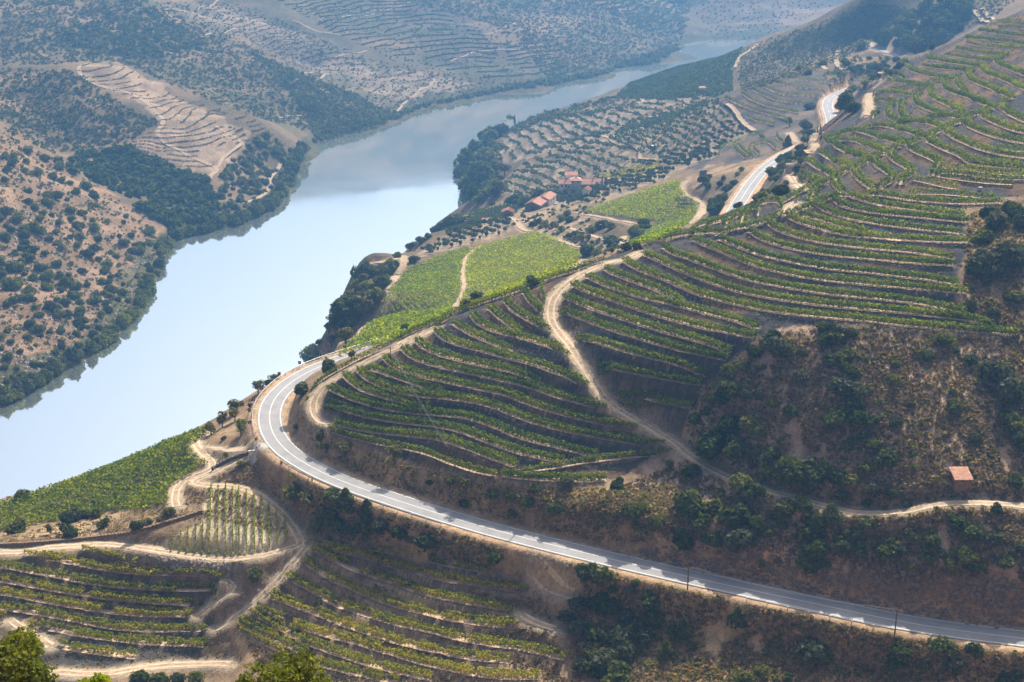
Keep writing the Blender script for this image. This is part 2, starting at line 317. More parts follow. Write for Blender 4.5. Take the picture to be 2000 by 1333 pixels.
M = {}
M['earth'] = ground_mat()
M['track'] = plain('dirt_track', (0.37, 0.28, 0.185), 0.95, 0.4, 0.8, 0.05, 0.3)
M['rut'] = plain('track_rut', (0.52, 0.425, 0.31), 0.95, 0.25, 1.2, 0.05)
M['asphalt'] = plain('asphalt', (0.27, 0.27, 0.275), 0.85, 0.16, 0.25, 0.15)
M['paint'] = plain('road_paint', (0.62, 0.62, 0.6), 0.7, 0.12, 1.5)
M['bench'] = plain('bench_soil', (0.46, 0.335, 0.235), 0.95, 0.3, 0.9, 0.05, 0.3)
M['verge'] = plain('verge_gravel', (0.5, 0.33, 0.2), 0.95, 0.35, 0.9, 0.05, 0.3)
M['steel'] = plain('galvanised_steel', (0.42, 0.44, 0.46), 0.45, 0.15, 2.0, 0.5, 0, 0.7)
M['wood'] = plain('weathered_wood', (0.13, 0.085, 0.06), 0.9, 0.3, 2.0)
M['bark'] = plain('bark', (0.1, 0.08, 0.065), 0.95, 0.3, 3.0)
M['tile'] = plain('roof_tile', (0.56, 0.31, 0.22), 0.85, 0.3, 1.2, 0.1, 0.4)
M['oldtile'] = plain('old_roof_tile', (0.62, 0.38, 0.27), 0.9, 0.35, 2.2, 0.1, 0.4)
M['white'] = plain('whitewash', (0.68, 0.67, 0.64), 0.9, 0.08, 0.6)
M['grey'] = plain('dark_render_and_shade', (0.16, 0.15, 0.15), 0.9, 0.2, 0.8)  # barn and shed walls, board; also the painted shade behind the farmhouse posts
M['stone'] = plain('schist_stone', (0.13, 0.115, 0.1), 0.95, 0.5, 2.2, 0.1, 0.6)
M['hutstone'] = plain('hut_stone', (0.2, 0.14, 0.09), 0.95, 0.4, 2.5, 0.1, 0.5)
M['glass'] = plain('dark_glass', (0.02, 0.022, 0.025), 0.15, 0.1, 1.0, 0.5)
M['black'] = plain('sign_black', (0.02, 0.02, 0.02), 0.6, 0.1)
M['orange'] = plain('sign_amber', (0.7, 0.3, 0.02), 0.5, 0.1)
M['concrete'] = plain('concrete', (0.42, 0.4, 0.37), 0.9, 0.15, 1.0)
M['pink'] = plain('pink_render', (0.5, 0.28, 0.26), 0.9, 0.1)
M['wire'] = plain('wire', (0.5, 0.5, 0.5), 0.4, 0.05, 1, 0.5, 0, 0.6)
M['vine'] = leaf_mat('vine_leaf', (0.048, 0.09, 0.007), (0.12, 0.175, 0.012), (0.32, 0.32, 0.028), 0.4, 0.12)
M['vine_autumn'] = leaf_mat('vine_leaf_turning', (0.09, 0.125, 0.014), (0.24, 0.26, 0.026), (0.5, 0.39, 0.05), 0.4, 0.3)
M['vine_bright'] = leaf_mat('vine_leaf_bright', (0.12, 0.18, 0.012), (0.25, 0.31, 0.018), (0.45, 0.42, 0.035), 0.45, 0.1)
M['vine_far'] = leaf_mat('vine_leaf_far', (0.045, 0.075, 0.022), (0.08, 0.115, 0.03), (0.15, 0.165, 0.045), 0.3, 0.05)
M['dryvine'] = leaf_mat('dry_bank', (0.13, 0.11, 0.065), (0.2, 0.165, 0.1), (0.3, 0.24, 0.15), 0.2, 0.08)
M['oak2'] = leaf_mat('olive_green_leaf', (0.065, 0.085, 0.017), (0.125, 0.15, 0.03), (0.22, 0.225, 0.05), 0.3, 0.3)
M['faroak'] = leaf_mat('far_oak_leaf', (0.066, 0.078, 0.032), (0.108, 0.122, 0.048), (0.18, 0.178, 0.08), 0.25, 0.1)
M['oak'] = leaf_mat('oak_leaf', (0.036, 0.054, 0.014), (0.075, 0.1, 0.025), (0.16, 0.175, 0.045), 0.28, 0.35)
M['greyoak'] = leaf_mat('grey_leaf', (0.05, 0.062, 0.036), (0.085, 0.1, 0.056), (0.15, 0.155, 0.09), 0.2, 0.35)
M['broom'] = leaf_mat('yellow_green_leaf', (0.065, 0.09, 0.018), (0.13, 0.15, 0.032), (0.23, 0.22, 0.055), 0.35, 0.35)
M['olive'] = leaf_mat('olive_leaf', (0.05, 0.08, 0.05), (0.085, 0.12, 0.07), (0.15, 0.175, 0.115), 0.25, 0.2)
M['cypress'] = leaf_mat('cypress_leaf', (0.012, 0.028, 0.014), (0.022, 0.042, 0.02), (0.045, 0.065, 0.03), 0.12, 0.4)
M['dry'] = leaf_mat('dry_scrub', (0.13, 0.095, 0.063), (0.235, 0.17, 0.108), (0.4, 0.29, 0.17), 0.3, 0.09)
M['almond'] = leaf_mat('almond_leaf', (0.075, 0.085, 0.022), (0.14, 0.135, 0.04), (0.22, 0.18, 0.07), 0.35, 0.3)
M['water'] = water_mat()

# ------------------------------------------------------------------ polylines from the survey
def tr(x0, y0, k, pts): return [(x0 + x / k, y0 + y / k) for x, y in pts]
def dens(P, step):
    P = np.asarray(P, float); d = np.concatenate([[0], np.cumsum(np.linalg.norm(np.diff(P, axis=0), axis=1))])
    n = max(2, int(d[-1] / step) + 1); s = np.linspace(0, d[-1], n)
    return np.stack([np.interp(s, d, P[:, i]) for i in range(P.shape[1])], 1)
def smooth_line(P, it=2, keep=True):
    P = np.array(P, float)
    for _ in range(it):
        Q = P.copy(); Q[1:-1] = 0.25 * P[:-2] + 0.5 * P[1:-1] + 0.25 * P[2:]; P = Q
    return P
def chaikin(P, it=2):
    P = np.asarray(P, float)
    for _ in range(it):
        Q = np.empty((2 * len(P), P.shape[1])); Q[0] = P[0]; Q[-1] = P[-1]
        Q[1:-1:2] = 0.75 * P[:-1] + 0.25 * P[1:]; Q[2:-1:2] = 0.25 * P[:-1] + 0.75 * P[1:]; P = Q
    return P
def on_ground(uv, step=0.8, sm=3, jump=None):
    """picture polyline -> plan polyline on the ground, breaking where it would leap over a fold"""
    uv = dens(chaikin(uv, 2), 4.0)
    p = cast(uv); Z = project(p)[2]
    out = []; cur = [0]
    for i in range(1, len(p)):
        lim = (jump or 0.05) * min(Z[i], Z[i - 1]) + 2
        if np.linalg.norm(p[i] - p[i - 1]) > lim: out.append(cur); cur = [i]
        else: cur.append(i)
    out.append(cur)
    res = []
    for c in out:
        if len(c) < 3: continue
        q = smooth_line(p[c], sm); res.append(dens(q, step))
    return res

# terraces of vines: outer row of each, read off the slope (A1..B4 are survey sheets: corner and scale)
K4 = 4.4425; K5 = 5.923; K6 = 5.126; KF = 4.55
A1 = (600, 640, K4); A2 = (950, 680, K4); A3 = (780, 480, K4); A4 = (1050, 430, K4); A5 = (1150, 560, K4); A6 = (1300, 360, K4); A7 = (1620, 360, 4.442)
B1 = (1500, 180, K5); B2 = (1700, 200, K5); B3 = (1700, 20, K5); B4 = (1400, 60, K6); FL = (0, 1040, KF); FM = (380, 1040, KF); FR = (750, 1040, KF)
def J(*parts):
    o = []
    for sheet, pts in parts: o += tr(*sheet, pts)
    return o
# each: (zone, pair?, polyline)
ROWS = []
def R(zone, pair, *parts): ROWS.append((zone, pair, J(*parts)))
z = 'spur'
R(z, 0, (A1, [(5, 640), (10, 720), (25, 790), (70, 840), (140, 885), (270, 930), (450, 985), (650, 1030), (850, 1060), (1050, 1110), (1200, 1180), (1350, 1230), (1500, 1275), (1640, 1295)]))
R(z, 0, (A1, [(30, 580), (80, 530), (130, 470), (200, 420), (330, 350), (450, 285), (600, 222), (750, 150), (850, 95), (960, 45), (1080, 5)]))
R(z, 1, (A2, [(130, 1120), (250, 1135), (370, 1147), (500, 1157), (640, 1162), (800, 1166), (1040, 1165)]))
R(z, 0, (A2, [(230, 1092), (370, 1082), (700, 1032), (900, 998), (1100, 977), (1300, 952), (1500, 938), (1690, 936)]))
R(z, 1, (A1, [(195, 830), (350, 880), (500, 910), (700, 935), (900, 955), (1100, 975), (1250, 1015), (1400, 1070), (1600, 1150), (1777, 1210)]), (A2, [(240, 1045)]))
R(z, 1, (A1, [(145, 665), (250, 710), (400, 760), (550, 795), (750, 830), (950, 855), (1150, 875), (1300, 905), (1450, 960), (1600, 1025), (1750, 1075)]), (A2, [(240, 915), (400, 955), (560, 990), (670, 1005)]))
R(z, 1, (A1, [(180, 545), (300, 600), (420, 650), (560, 695), (750, 735), (950, 760), (1150, 775), (1320, 785), (1450, 815), (1600, 870), (1750, 930)]), (A2, [(240, 780), (440, 835), (640, 880), (820, 930), (960, 958)]))
R(z, 1, (A1, [(310, 430), (370, 490), (440, 540), (560, 590), (700, 630), (850, 670), (960, 700), (1040, 722)]))
R(z, 1, (A1, [(440, 390), (480, 440), (560, 490), (680, 540), (800, 580), (950, 605), (1100, 620), (1300, 640), (1450, 660), (1600, 700), (1750, 760)]), (A2, [(240, 600), (400, 660), (600, 715), (800, 760), (1000, 795), (1200, 830), (1400, 855), (1540, 873)]))
R(z, 1, (A1, [(520, 370), (620, 400), (750, 440), (900, 490), (1050, 545), (1150, 575)]))
R(z, 1, (A1, [(665, 280), (700, 330), (780, 370), (900, 415), (1050, 455), (1250, 495), (1450, 540), (1600, 570), (1750, 605)]), (A2, [(350, 495), (550, 560), (750, 620), (950, 660), (1150, 690), (1350, 735), (1500, 775), (1600, 800)]))
R(z, 1, (A1, [(820, 200), (860, 250), (950, 300), (1100, 345), (1300, 390), (1500, 430), (1650, 465), (1777, 492)]), (A2, [(440, 375), (600, 435), (800, 490), (1000, 535), (1140, 575), (1250, 620), (1380, 675), (1470, 705)]))
R(z, 1, (A1, [(940, 130), (980, 180), (1100, 240), (1300, 300), (1500, 345), (1700, 380)]), (A2, [(222, 222), (300, 250), (380, 290), (430, 325)]))
R(z, 1, (A3, [(305, 751), (350, 811), (450, 861), (600, 901), (800, 951), (977, 1001), (1150, 1045), (1300, 1095), (1450, 1155), (1600, 1220), (1700, 1280)]), (A2, [(1050, 475), (1140, 530)]))
R(z, 1, (A3, [(465, 690), (520, 730), (620, 790), (750, 840), (870, 895), (950, 930)]))
R(z, 1, (A3, [(620, 610), (640, 660), (720, 720), (850, 770), (1000, 800), (1150, 845), (1300, 890), (1420, 945), (1500, 1000), (1560, 1060), (1640, 1150), (1700, 1230)]))
R(z, 1, (A3, [(775, 560), (830, 620), (900, 670), (970, 720), (1020, 770)]))
R(z, 1, (A3, [(915, 500), (950, 560), (1030, 610), (1130, 670), (1250, 730), (1340, 780), (1420, 840), (1510, 920)]))
R(z, 1, (A3, [(1075, 420), (1110, 490), (1180, 550), (1250, 620), (1315, 690)]))
R(z, 0, (A3, [(1235, 360), (1240, 430), (1265, 500), (1270, 560)]))
R(z, 1, (A3, [(0, 835), (100, 775), (200, 728), (330, 675), (450, 605), (600, 545), (750, 495), (900, 445), (1050, 395), (1200, 335), (1350, 275), (1500, 233), (1650, 183), (1777, 143)]))
z = 'face'
R(z, 1, (A5, [(225, 920), (400, 965), (600, 1010), (800, 1055), (880, 1070)]))
R(z, 1, (A5, [(55, 695), (250, 735), (450, 780), (650, 815), (850, 850), (965, 865)]))
R(z, 1, (A4, [(310, 1025), (450, 1065), (600, 1105), (750, 1150), (900, 1190), (1050, 1225), (1200, 1262)]), (A5, [(860, 722), (930, 755), (985, 800)]))
R(z, 1, (A4, [(190, 805), (320, 850), (500, 920), (700, 990), (900, 1050), (1100, 1110), (1300, 1160), (1500, 1200), (1640, 1225)]))
R(z, 1, (A4, [(220, 680), (350, 740), (500, 800), (700, 860), (900, 930), (1100, 990), (1300, 1045), (1450, 1085), (1600, 1140), (1650, 1165)]))
R(z, 1, (A4, [(290, 575), (400, 630), (550, 680), (750, 750), (950, 820), (1150, 880), (1350, 935), (1500, 970), (1700, 1002)]), (A5, [(1423, 455)]))
R(z, 1, (A4, [(425, 510), (550, 570), (700, 625), (850, 675), (1000, 715), (1150, 745), (1250, 770), (1400, 815), (1600, 865), (1750, 900)]), (A5, [(1440, 380)]))
R(z, 1, (A4, [(580, 440), (640, 480), (780, 535), (900, 575), (1050, 630), (1170, 695), (1235, 738)]))
R(z, 1, (A4, [(740, 370), (800, 410), (900, 460), (1050, 518)]), (A6, [(0, 850), (150, 920), (300, 985), (500, 1035), (700, 1080), (900, 1120), (1100, 1145), (1300, 1165), (1480, 1185)]), (A7, [(300, 1200), (600, 1240), (900, 1265), (1200, 1290), (1500, 1315), (1640, 1325)]))
R(z, 1, (A4, [(910, 310), (1000, 350), (1100, 392)]), (A6, [(0, 712), (200, 800), (400, 880), (600, 945), (800, 985), (1000, 1020), (1300, 1060)]), (A7, [(0, 1075), (400, 1110), (800, 1145), (1200, 1190), (1300, 1220), (1420, 1255)]))
R(z, 1, (A4, [(1090, 250)]), (A6, [(20, 610), (200, 665), (400, 740), (600, 815), (800, 870), (1000, 905), (1200, 940), (1400, 970)]), (A7, [(60, 977), (400, 1010), (750, 1050), (900, 1080), (1050, 1115), (1180, 1140)]))
R(z, 1, (A6, [(235, 500), (350, 550), (500, 610), (650, 680), (800, 735), (1000, 785), (1200, 825), (1400, 853)]), (A7, [(60, 862), (355, 890), (700, 920), (1000, 945), (1190, 960)]))
R(z, 1, (A6, [(460, 490), (520, 520), (650, 570), (800, 625), (950, 665), (1150, 705), (1400, 750)]), (A7, [(60, 760), (300, 780), (600, 815), (900, 850), (1050, 880), (1110, 890)]))
R(z, 1, (A6, [(720, 420), (800, 485), (950, 540), (1150, 590), (1350, 620)]), (A7, [(60, 640), (355, 665), (700, 700), (1070, 720)]))
R(z, 1, (A6, [(885, 350), (930, 400), (1050, 450), (1250, 505), (1400, 530)]), (A7, [(60, 542), (400, 580), (700, 605), (900, 635), (1040, 665)]))
R(z, 1, (A6, [(1040, 280), (1100, 330), (1250, 380), (1400, 420)]), (A7, [(60, 445), (355, 480), (700, 505), (1000, 520), (1200, 520)]))
R(z, 1, (A6, [(1190, 285), (1350, 330), (1500, 375), (1650, 415), (1720, 436)]))
R(z, 1, (A6, [(1300, 190), (1350, 235), (1420, 260)]), (A7, [(60, 290), (200, 325), (400, 360), (700, 400), (1000, 430), (1130, 445)]))
R(z, 1, (A6, [(1440, 130)]), (A7, [(60, 195), (250, 245), (500, 280), (800, 305), (1000, 330), (1200, 345)]))
R(z, 1, (A7, [(160, 110), (300, 165), (500, 210), (750, 240), (950, 270), (1150, 300)]))
R(z, 1, (A7, [(320, 105), (450, 112), (600, 140), (850, 170), (1100, 185), (1300, 185), (1480, 175)]))
R(z, 0, (A7, [(690, 95), (850, 92), (1050, 102), (1250, 120), (1420, 135)]))
z = 'crest'
R(z, 1, (A6, [(0, 505), (80, 475), (180, 455), (300, 440), (440, 435)]))
R(z, 1, (A6, [(440, 455), (500, 415), (620, 390), (720, 380), (800, 345), (880, 325), (1000, 290), (1100, 245), (1270, 205), (1320, 155), (1420, 140), (1500, 100)]))
R(z, 0, (A6, [(230, 450), (240, 400), (330, 360), (480, 322)]))
R(z, 0, (A6, [(350, 415), (352, 380), (420, 350), (500, 332)]))
R(z, 1, (A6, [(500, 390), (510, 330), (580, 282), (640, 262)]))
R(z, 1, (A6, [(640, 350), (640, 290), (700, 232), (780, 217)]))
R(z, 0, (A6, [(790, 280), (780, 210), (860, 170), (960, 158), (1005, 180), (1005, 250)]))
R(z, 0, (A6, [(1015, 170), (1080, 140), (1140, 100), (1240, 60), (1380, 10)]))
R(z, 0, (A6, [(1140, 165), (1280, 155), (1420, 140)]))
z = 'upper'
for pts in ([(330, 930), (420, 990), (500, 1040), (570, 1075)], [(410, 800), (500, 860), (620, 930), (700, 980), (750, 1000)], [(555, 700), (650, 760), (780, 820), (900, 880), (955, 900)],
            [(640, 550), (720, 600), (740, 640), (850, 690), (1000, 750), (1110, 800)], [(700, 545), (820, 592), (920, 565), (1050, 595), (1200, 655), (1330, 722)], [(730, 525), (850, 485), (1000, 460), (1150, 505), (1350, 565), (1500, 605), (1580, 632)],
            [(1090, 443), (1200, 415), (1300, 400), (1450, 433), (1600, 475), (1770, 545)],
            [(480, 1250), (470, 1200), (560, 1105), (650, 1065), (720, 1035)], [(830, 1180), (760, 1110), (735, 1040), (770, 985), (850, 935), (950, 905)], [(1200, 1150), (1140, 1110), (1050, 1050), (980, 970), (965, 895), (1030, 855), (1150, 805)],
            [(1270, 1130), (1290, 1092), (1400, 1042), (1430, 1002), (1380, 962), (1280, 902), (1190, 832), (1172, 795), (1220, 755), (1360, 725)], [(1500, 1080), (1510, 1022), (1620, 972), (1650, 932), (1560, 882), (1450, 822), (1380, 762), (1382, 705), (1450, 663), (1560, 643)]):
    R(z, 1, (B1, pts))
R(z, 0, (B1, [(330, 1280), (330, 1222), (380, 1172), (480, 1135)]))
for pair, pts in ((1, [(250, 275), (400, 240), (500, 234), (640, 254), (750, 294), (830, 323)]), (1, [(620, 224), (750, 184), (870, 170), (980, 194), (1050, 224)]),
            (1, [(690, 860), (700, 812), (780, 752), (770, 712), (680, 672), (550, 612), (450, 572), (415, 522), (460, 475), (620, 420)]),
            (1, [(1777, 785), (1400, 765), (1200, 742), (1080, 702), (1020, 632), (900, 592), (760, 532), (660, 482), (630, 433), (680, 384), (830, 345)]),
            (1, [(1777, 665), (1600, 645), (1400, 602), (1250, 562), (1100, 502), (950, 432), (870, 382), (840, 333), (890, 284), (1050, 245)]),
            (1, [(1777, 495), (1600, 468), (1400, 412), (1200, 342), (1100, 292), (1055, 243), (1090, 194), (1260, 144)]),
            (1, [(1777, 375), (1650, 348), (1500, 292), (1380, 242), (1290, 192), (1272, 143), (1310, 105), (1380, 108)]),
            (1, [(1777, 245), (1650, 192), (1540, 132), (1490, 82), (1492, 32), (1540, 4)]),
            (0, [(840, 775), (1000, 785), (1200, 805), (1400, 835), (1600, 855), (1777, 856)]), (0, [(820, 833), (1000, 835), (1200, 864), (1400, 894), (1600, 906), (1777, 906)]), (0, [(690, 855), (800, 874), (1000, 908), (1200, 933), (1400, 953), (1640, 963)]),
            (0, [(1160, 684), (1350, 706), (1550, 736), (1777, 756)]), (0, [(500, 915), (600, 934), (750, 972), (880, 1002), (1000, 1014)]), (0, [(1450, 555), (1600, 566), (1777, 582)])):
    R(z, pair, (B2, pts))
z = 'top'
for pair, pts in ((1, [(10, 1260), (20, 1192), (60, 1172), (110, 1172)]), (1, [(345, 1310), (240, 1290), (180, 1242), (175, 1162), (210, 1112), (290, 1092)]), (1, [(430, 1290), (350, 1272), (325, 1152), (330, 1072), (420, 1062)]),
            (1, [(830, 1232), (700, 1182), (560, 1132), (500, 1082), (490, 1002), (530, 962), (610, 947)]), (1, [(1040, 1222), (980, 1152), (880, 1112), (760, 1062), (680, 1012), (655, 952), (680, 922), (750, 912)]),
            (1, [(1420, 1162), (1300, 1112), (1150, 1032), (1000, 992), (880, 952), (830, 892), (840, 842), (920, 827)]), (1, [(1080, 972), (1010, 892), (960, 822), (990, 782), (1050, 772)]),
            (1, [(1620, 1042), (1450, 952), (1300, 892), (1180, 852), (1110, 792), (1100, 732), (1150, 702), (1210, 702)]), (1, [(1777, 942), (1600, 852), (1450, 792), (1330, 752), (1260, 692), (1260, 652), (1330, 652)]), (1, [(1777, 772), (1600, 702), (1480, 652), (1410, 602), (1440, 572), (1550, 552)]),
            (1, [(640, 547), (720, 592), (850, 612), (1000, 632), (1150, 652), (1260, 662)]), (0, [(870, 532), (1000, 552), (1200, 582), (1400, 602)]), (0, [(990, 462), (1150, 492), (1350, 522), (1600, 542)]), (0, [(1110, 392), (1200, 422), (1400, 442), (1650, 462), (1777, 462)]),
            (0, [(1100, 332), (1250, 347), (1450, 367), (1650, 392), (1777, 402)]), (0, [(1250, 247), (1400, 272), (1600, 302), (1777, 322)]), (0, [(1480, 217), (1600, 217), (1777, 232)]), (0, [(1350, 212), (1450, 162), (1560, 132), (1777, 147)]),
            (1, [(600, 662), (750, 682), (950, 702), (1100, 717)]), (1, [(400, 652), (430, 702), (550, 742), (700, 782), (850, 802), (930, 812)]), (0, [(270, 842), (400, 852), (500, 872), (570, 882)]), (0, [(260, 722), (300, 752), (390, 800)]), (0, [(130, 782), (180, 812), (250, 842)]),
            (0, [(240, 947), (400, 912), (560, 897), (740, 902)]), (0, [(50, 972), (200, 967), (350, 982), (470, 1002)]), (0, [(20, 1057), (150, 1062), (290, 1082)]), (0, [(600, 882), (700, 852), (830, 832)])):
    R(z, pair, (B3, pts))
z = 'knoll'
for pts in ([(630, 470), (800, 490), (1000, 520), (1200, 540), (1350, 560)], [(550, 510), (700, 560), (850, 590), (1000, 592), (1230, 612)], [(450, 560), (550, 610), (700, 660), (900, 655), (1080, 690)], [(340, 590), (450, 650), (600, 710), (750, 732), (920, 752)],
            [(240, 630), (330, 700), (480, 760), (650, 800), (820, 832)], [(80, 680), (200, 740), (350, 800), (500, 842), (690, 892)], [(300, 872), (430, 922), (580, 952)], [(1150, 482), (1350, 484), (1500, 502)],
            [(20, 1270), (30, 1205), (100, 1145), (250, 1095), (380, 1045), (480, 1033)], [(290, 1290), (160, 1185), (150, 1150), (230, 1110)], [(360, 1290), (330, 1230), (310, 1170), (380, 1140), (480, 1110)], [(430, 1250), (340, 1180), (420, 1160)], [(480, 1100), (400, 1060), (420, 1035)], [(590, 1190), (520, 1120), (450, 1130)], [(660, 1130), (580, 1080), (600, 1050)], [(230, 1120), (200, 1160), (330, 1260)]):
    R(z, 0, (B4, pts))
z = 'front_left'
for pair, pts in ((1, [(0, 200), (150, 200), (300, 230), (450, 250), (600, 280), (750, 310), (900, 345), (1100, 365), (1300, 385), (1500, 382), (1820, 390), (1990, 420)]), (1, [(545, 140), (700, 155), (850, 195), (1000, 235), (1150, 280), (1210, 300)]),
            (1, [(0, 320), (150, 340), (300, 370), (500, 405), (700, 450), (900, 480), (1100, 500), (1300, 510), (1500, 525), (1700, 530), (1920, 522)]), (1, [(0, 445), (200, 470), (400, 515), (600, 550), (800, 580), (1000, 605), (1200, 625), (1400, 640), (1600, 650), (1740, 668)]),
            (1, [(0, 555), (200, 590), (400, 630), (600, 665), (800, 700), (1000, 725), (1200, 745), (1400, 755), (1720, 757)]), (1, [(0, 690), (200, 710), (400, 750), (600, 790), (800, 830), (1000, 865), (1200, 885), (1400, 892), (1880, 880)]),
            (0, [(0, 745), (100, 765), (200, 803), (330, 823)]), (1, [(350, 852), (500, 890), (700, 930), (900, 957), (1100, 982), (1300, 1002), (1500, 1012), (1820, 1022)]), (1, [(240, 880), (350, 940), (480, 1030), (600, 1052), (800, 1080), (1000, 1102), (1200, 1126)])):
    R(z, pair, (FL, pts))
z = 'front_mid'
R(z, 0, (FM, [(1520, 152), (1650, 182), (1820, 202)]), (FR, [(260, 215)]))
R(z, 0, (FR, [(400, 262), (550, 302), (700, 332), (850, 345), (950, 362), (1100, 392), (1330, 445)]))
R(z, 1, (FM, [(1140, 142), (1300, 182), (1500, 232), (1650, 282), (1820, 332)]), (FR, [(300, 372), (450, 422), (600, 452), (750, 465), (900, 492), (1050, 522), (1340, 542)]))
R(z, 1, (FM, [(1000, 142), (1100, 192), (1250, 272), (1400, 342), (1550, 402), (1700, 442), (1820, 482)]), (FR, [(200, 512), (400, 572), (600, 612), (800, 652), (1000, 682), (1150, 722), (1250, 742)]))
R(z, 1, (FM, [(960, 272), (1050, 332), (1200, 432), (1400, 522), (1600, 612), (1820, 682)]), (FR, [(200, 695), (400, 745), (600, 792), (800, 822), (960, 842), (1150, 847), (1310, 832)]))
R(z, 1, (FM, [(800, 402), (900, 462), (1030, 532), (1130, 580), (1280, 682), (1450, 722), (1650, 792), (1820, 842)]), (FR, [(250, 855), (400, 892), (600, 952), (800, 987), (1000, 1022), (1200, 1042), (1400, 1092), (1600, 1142)]))
R(z, 1, (FM, [(620, 562), (750, 622), (900, 672), (1050, 722), (1200, 792), (1400, 872), (1600, 932), (1820, 1002)]), (FR, [(250, 1025), (400, 1062), (600, 1102), (800, 1142), (1100, 1167)]))
R(z, 0, (FM, [(540, 662), (650, 712), (800, 772)]))
R(z, 1, (FM, [(450, 702), (600, 782), (750, 872), (950, 972), (1100, 1042), (1300, 1112), (1500, 1182), (1820, 1262)]), (FR, [(250, 1280), (400, 1320)]))
R(z, 1, (FM, [(400, 802), (550, 892), (750, 982), (980, 1102)]))
R(z, 0, (FM, [(390, 862), (600, 992), (800, 1082)]))
R(z, 1, (FM, [(860, 842), (1000, 882), (1200, 942), (1390, 982), (1600, 1052), (1820, 1112)]), (FR, [(250, 1155), (400, 1192), (600, 1242), (800, 1282), (1000, 1312), (1370, 1312)]))
R(z, 1, (FM, [(1050, 1172), (1250, 1232), (1500, 1292), (1700, 1335), (1800, 1360)]))
z = 'block'
for (xb, yb), (xt, yt) in (((918, 585), (925, 510)), ((957, 590), (965, 500)), ((1003, 600), (1010, 495)), ((1043, 605), (1050, 480)), ((1088, 610), (1093, 465)), ((1128, 612), (1133, 450)), ((1165, 618), (1180, 245)), ((1213, 620), (1220, 245)), ((1258, 622), (1260, 245)), ((1300, 615), (1298, 266)), ((1335, 610), (1333, 266)), ((1375, 600), (1375, 284)), ((1420, 598), (1418, 300)), ((1463, 580), (1460, 320)), ((1505, 570), (1500, 355)), ((1550, 560), (1543, 395)), ((1597, 545), (1592, 445))):
    ROWS.append((z, 0, tr(0, 866, 2.857, [(xb, yb), ((xb + xt) / 2, (yb + yt) / 2), (xt, yt)])))

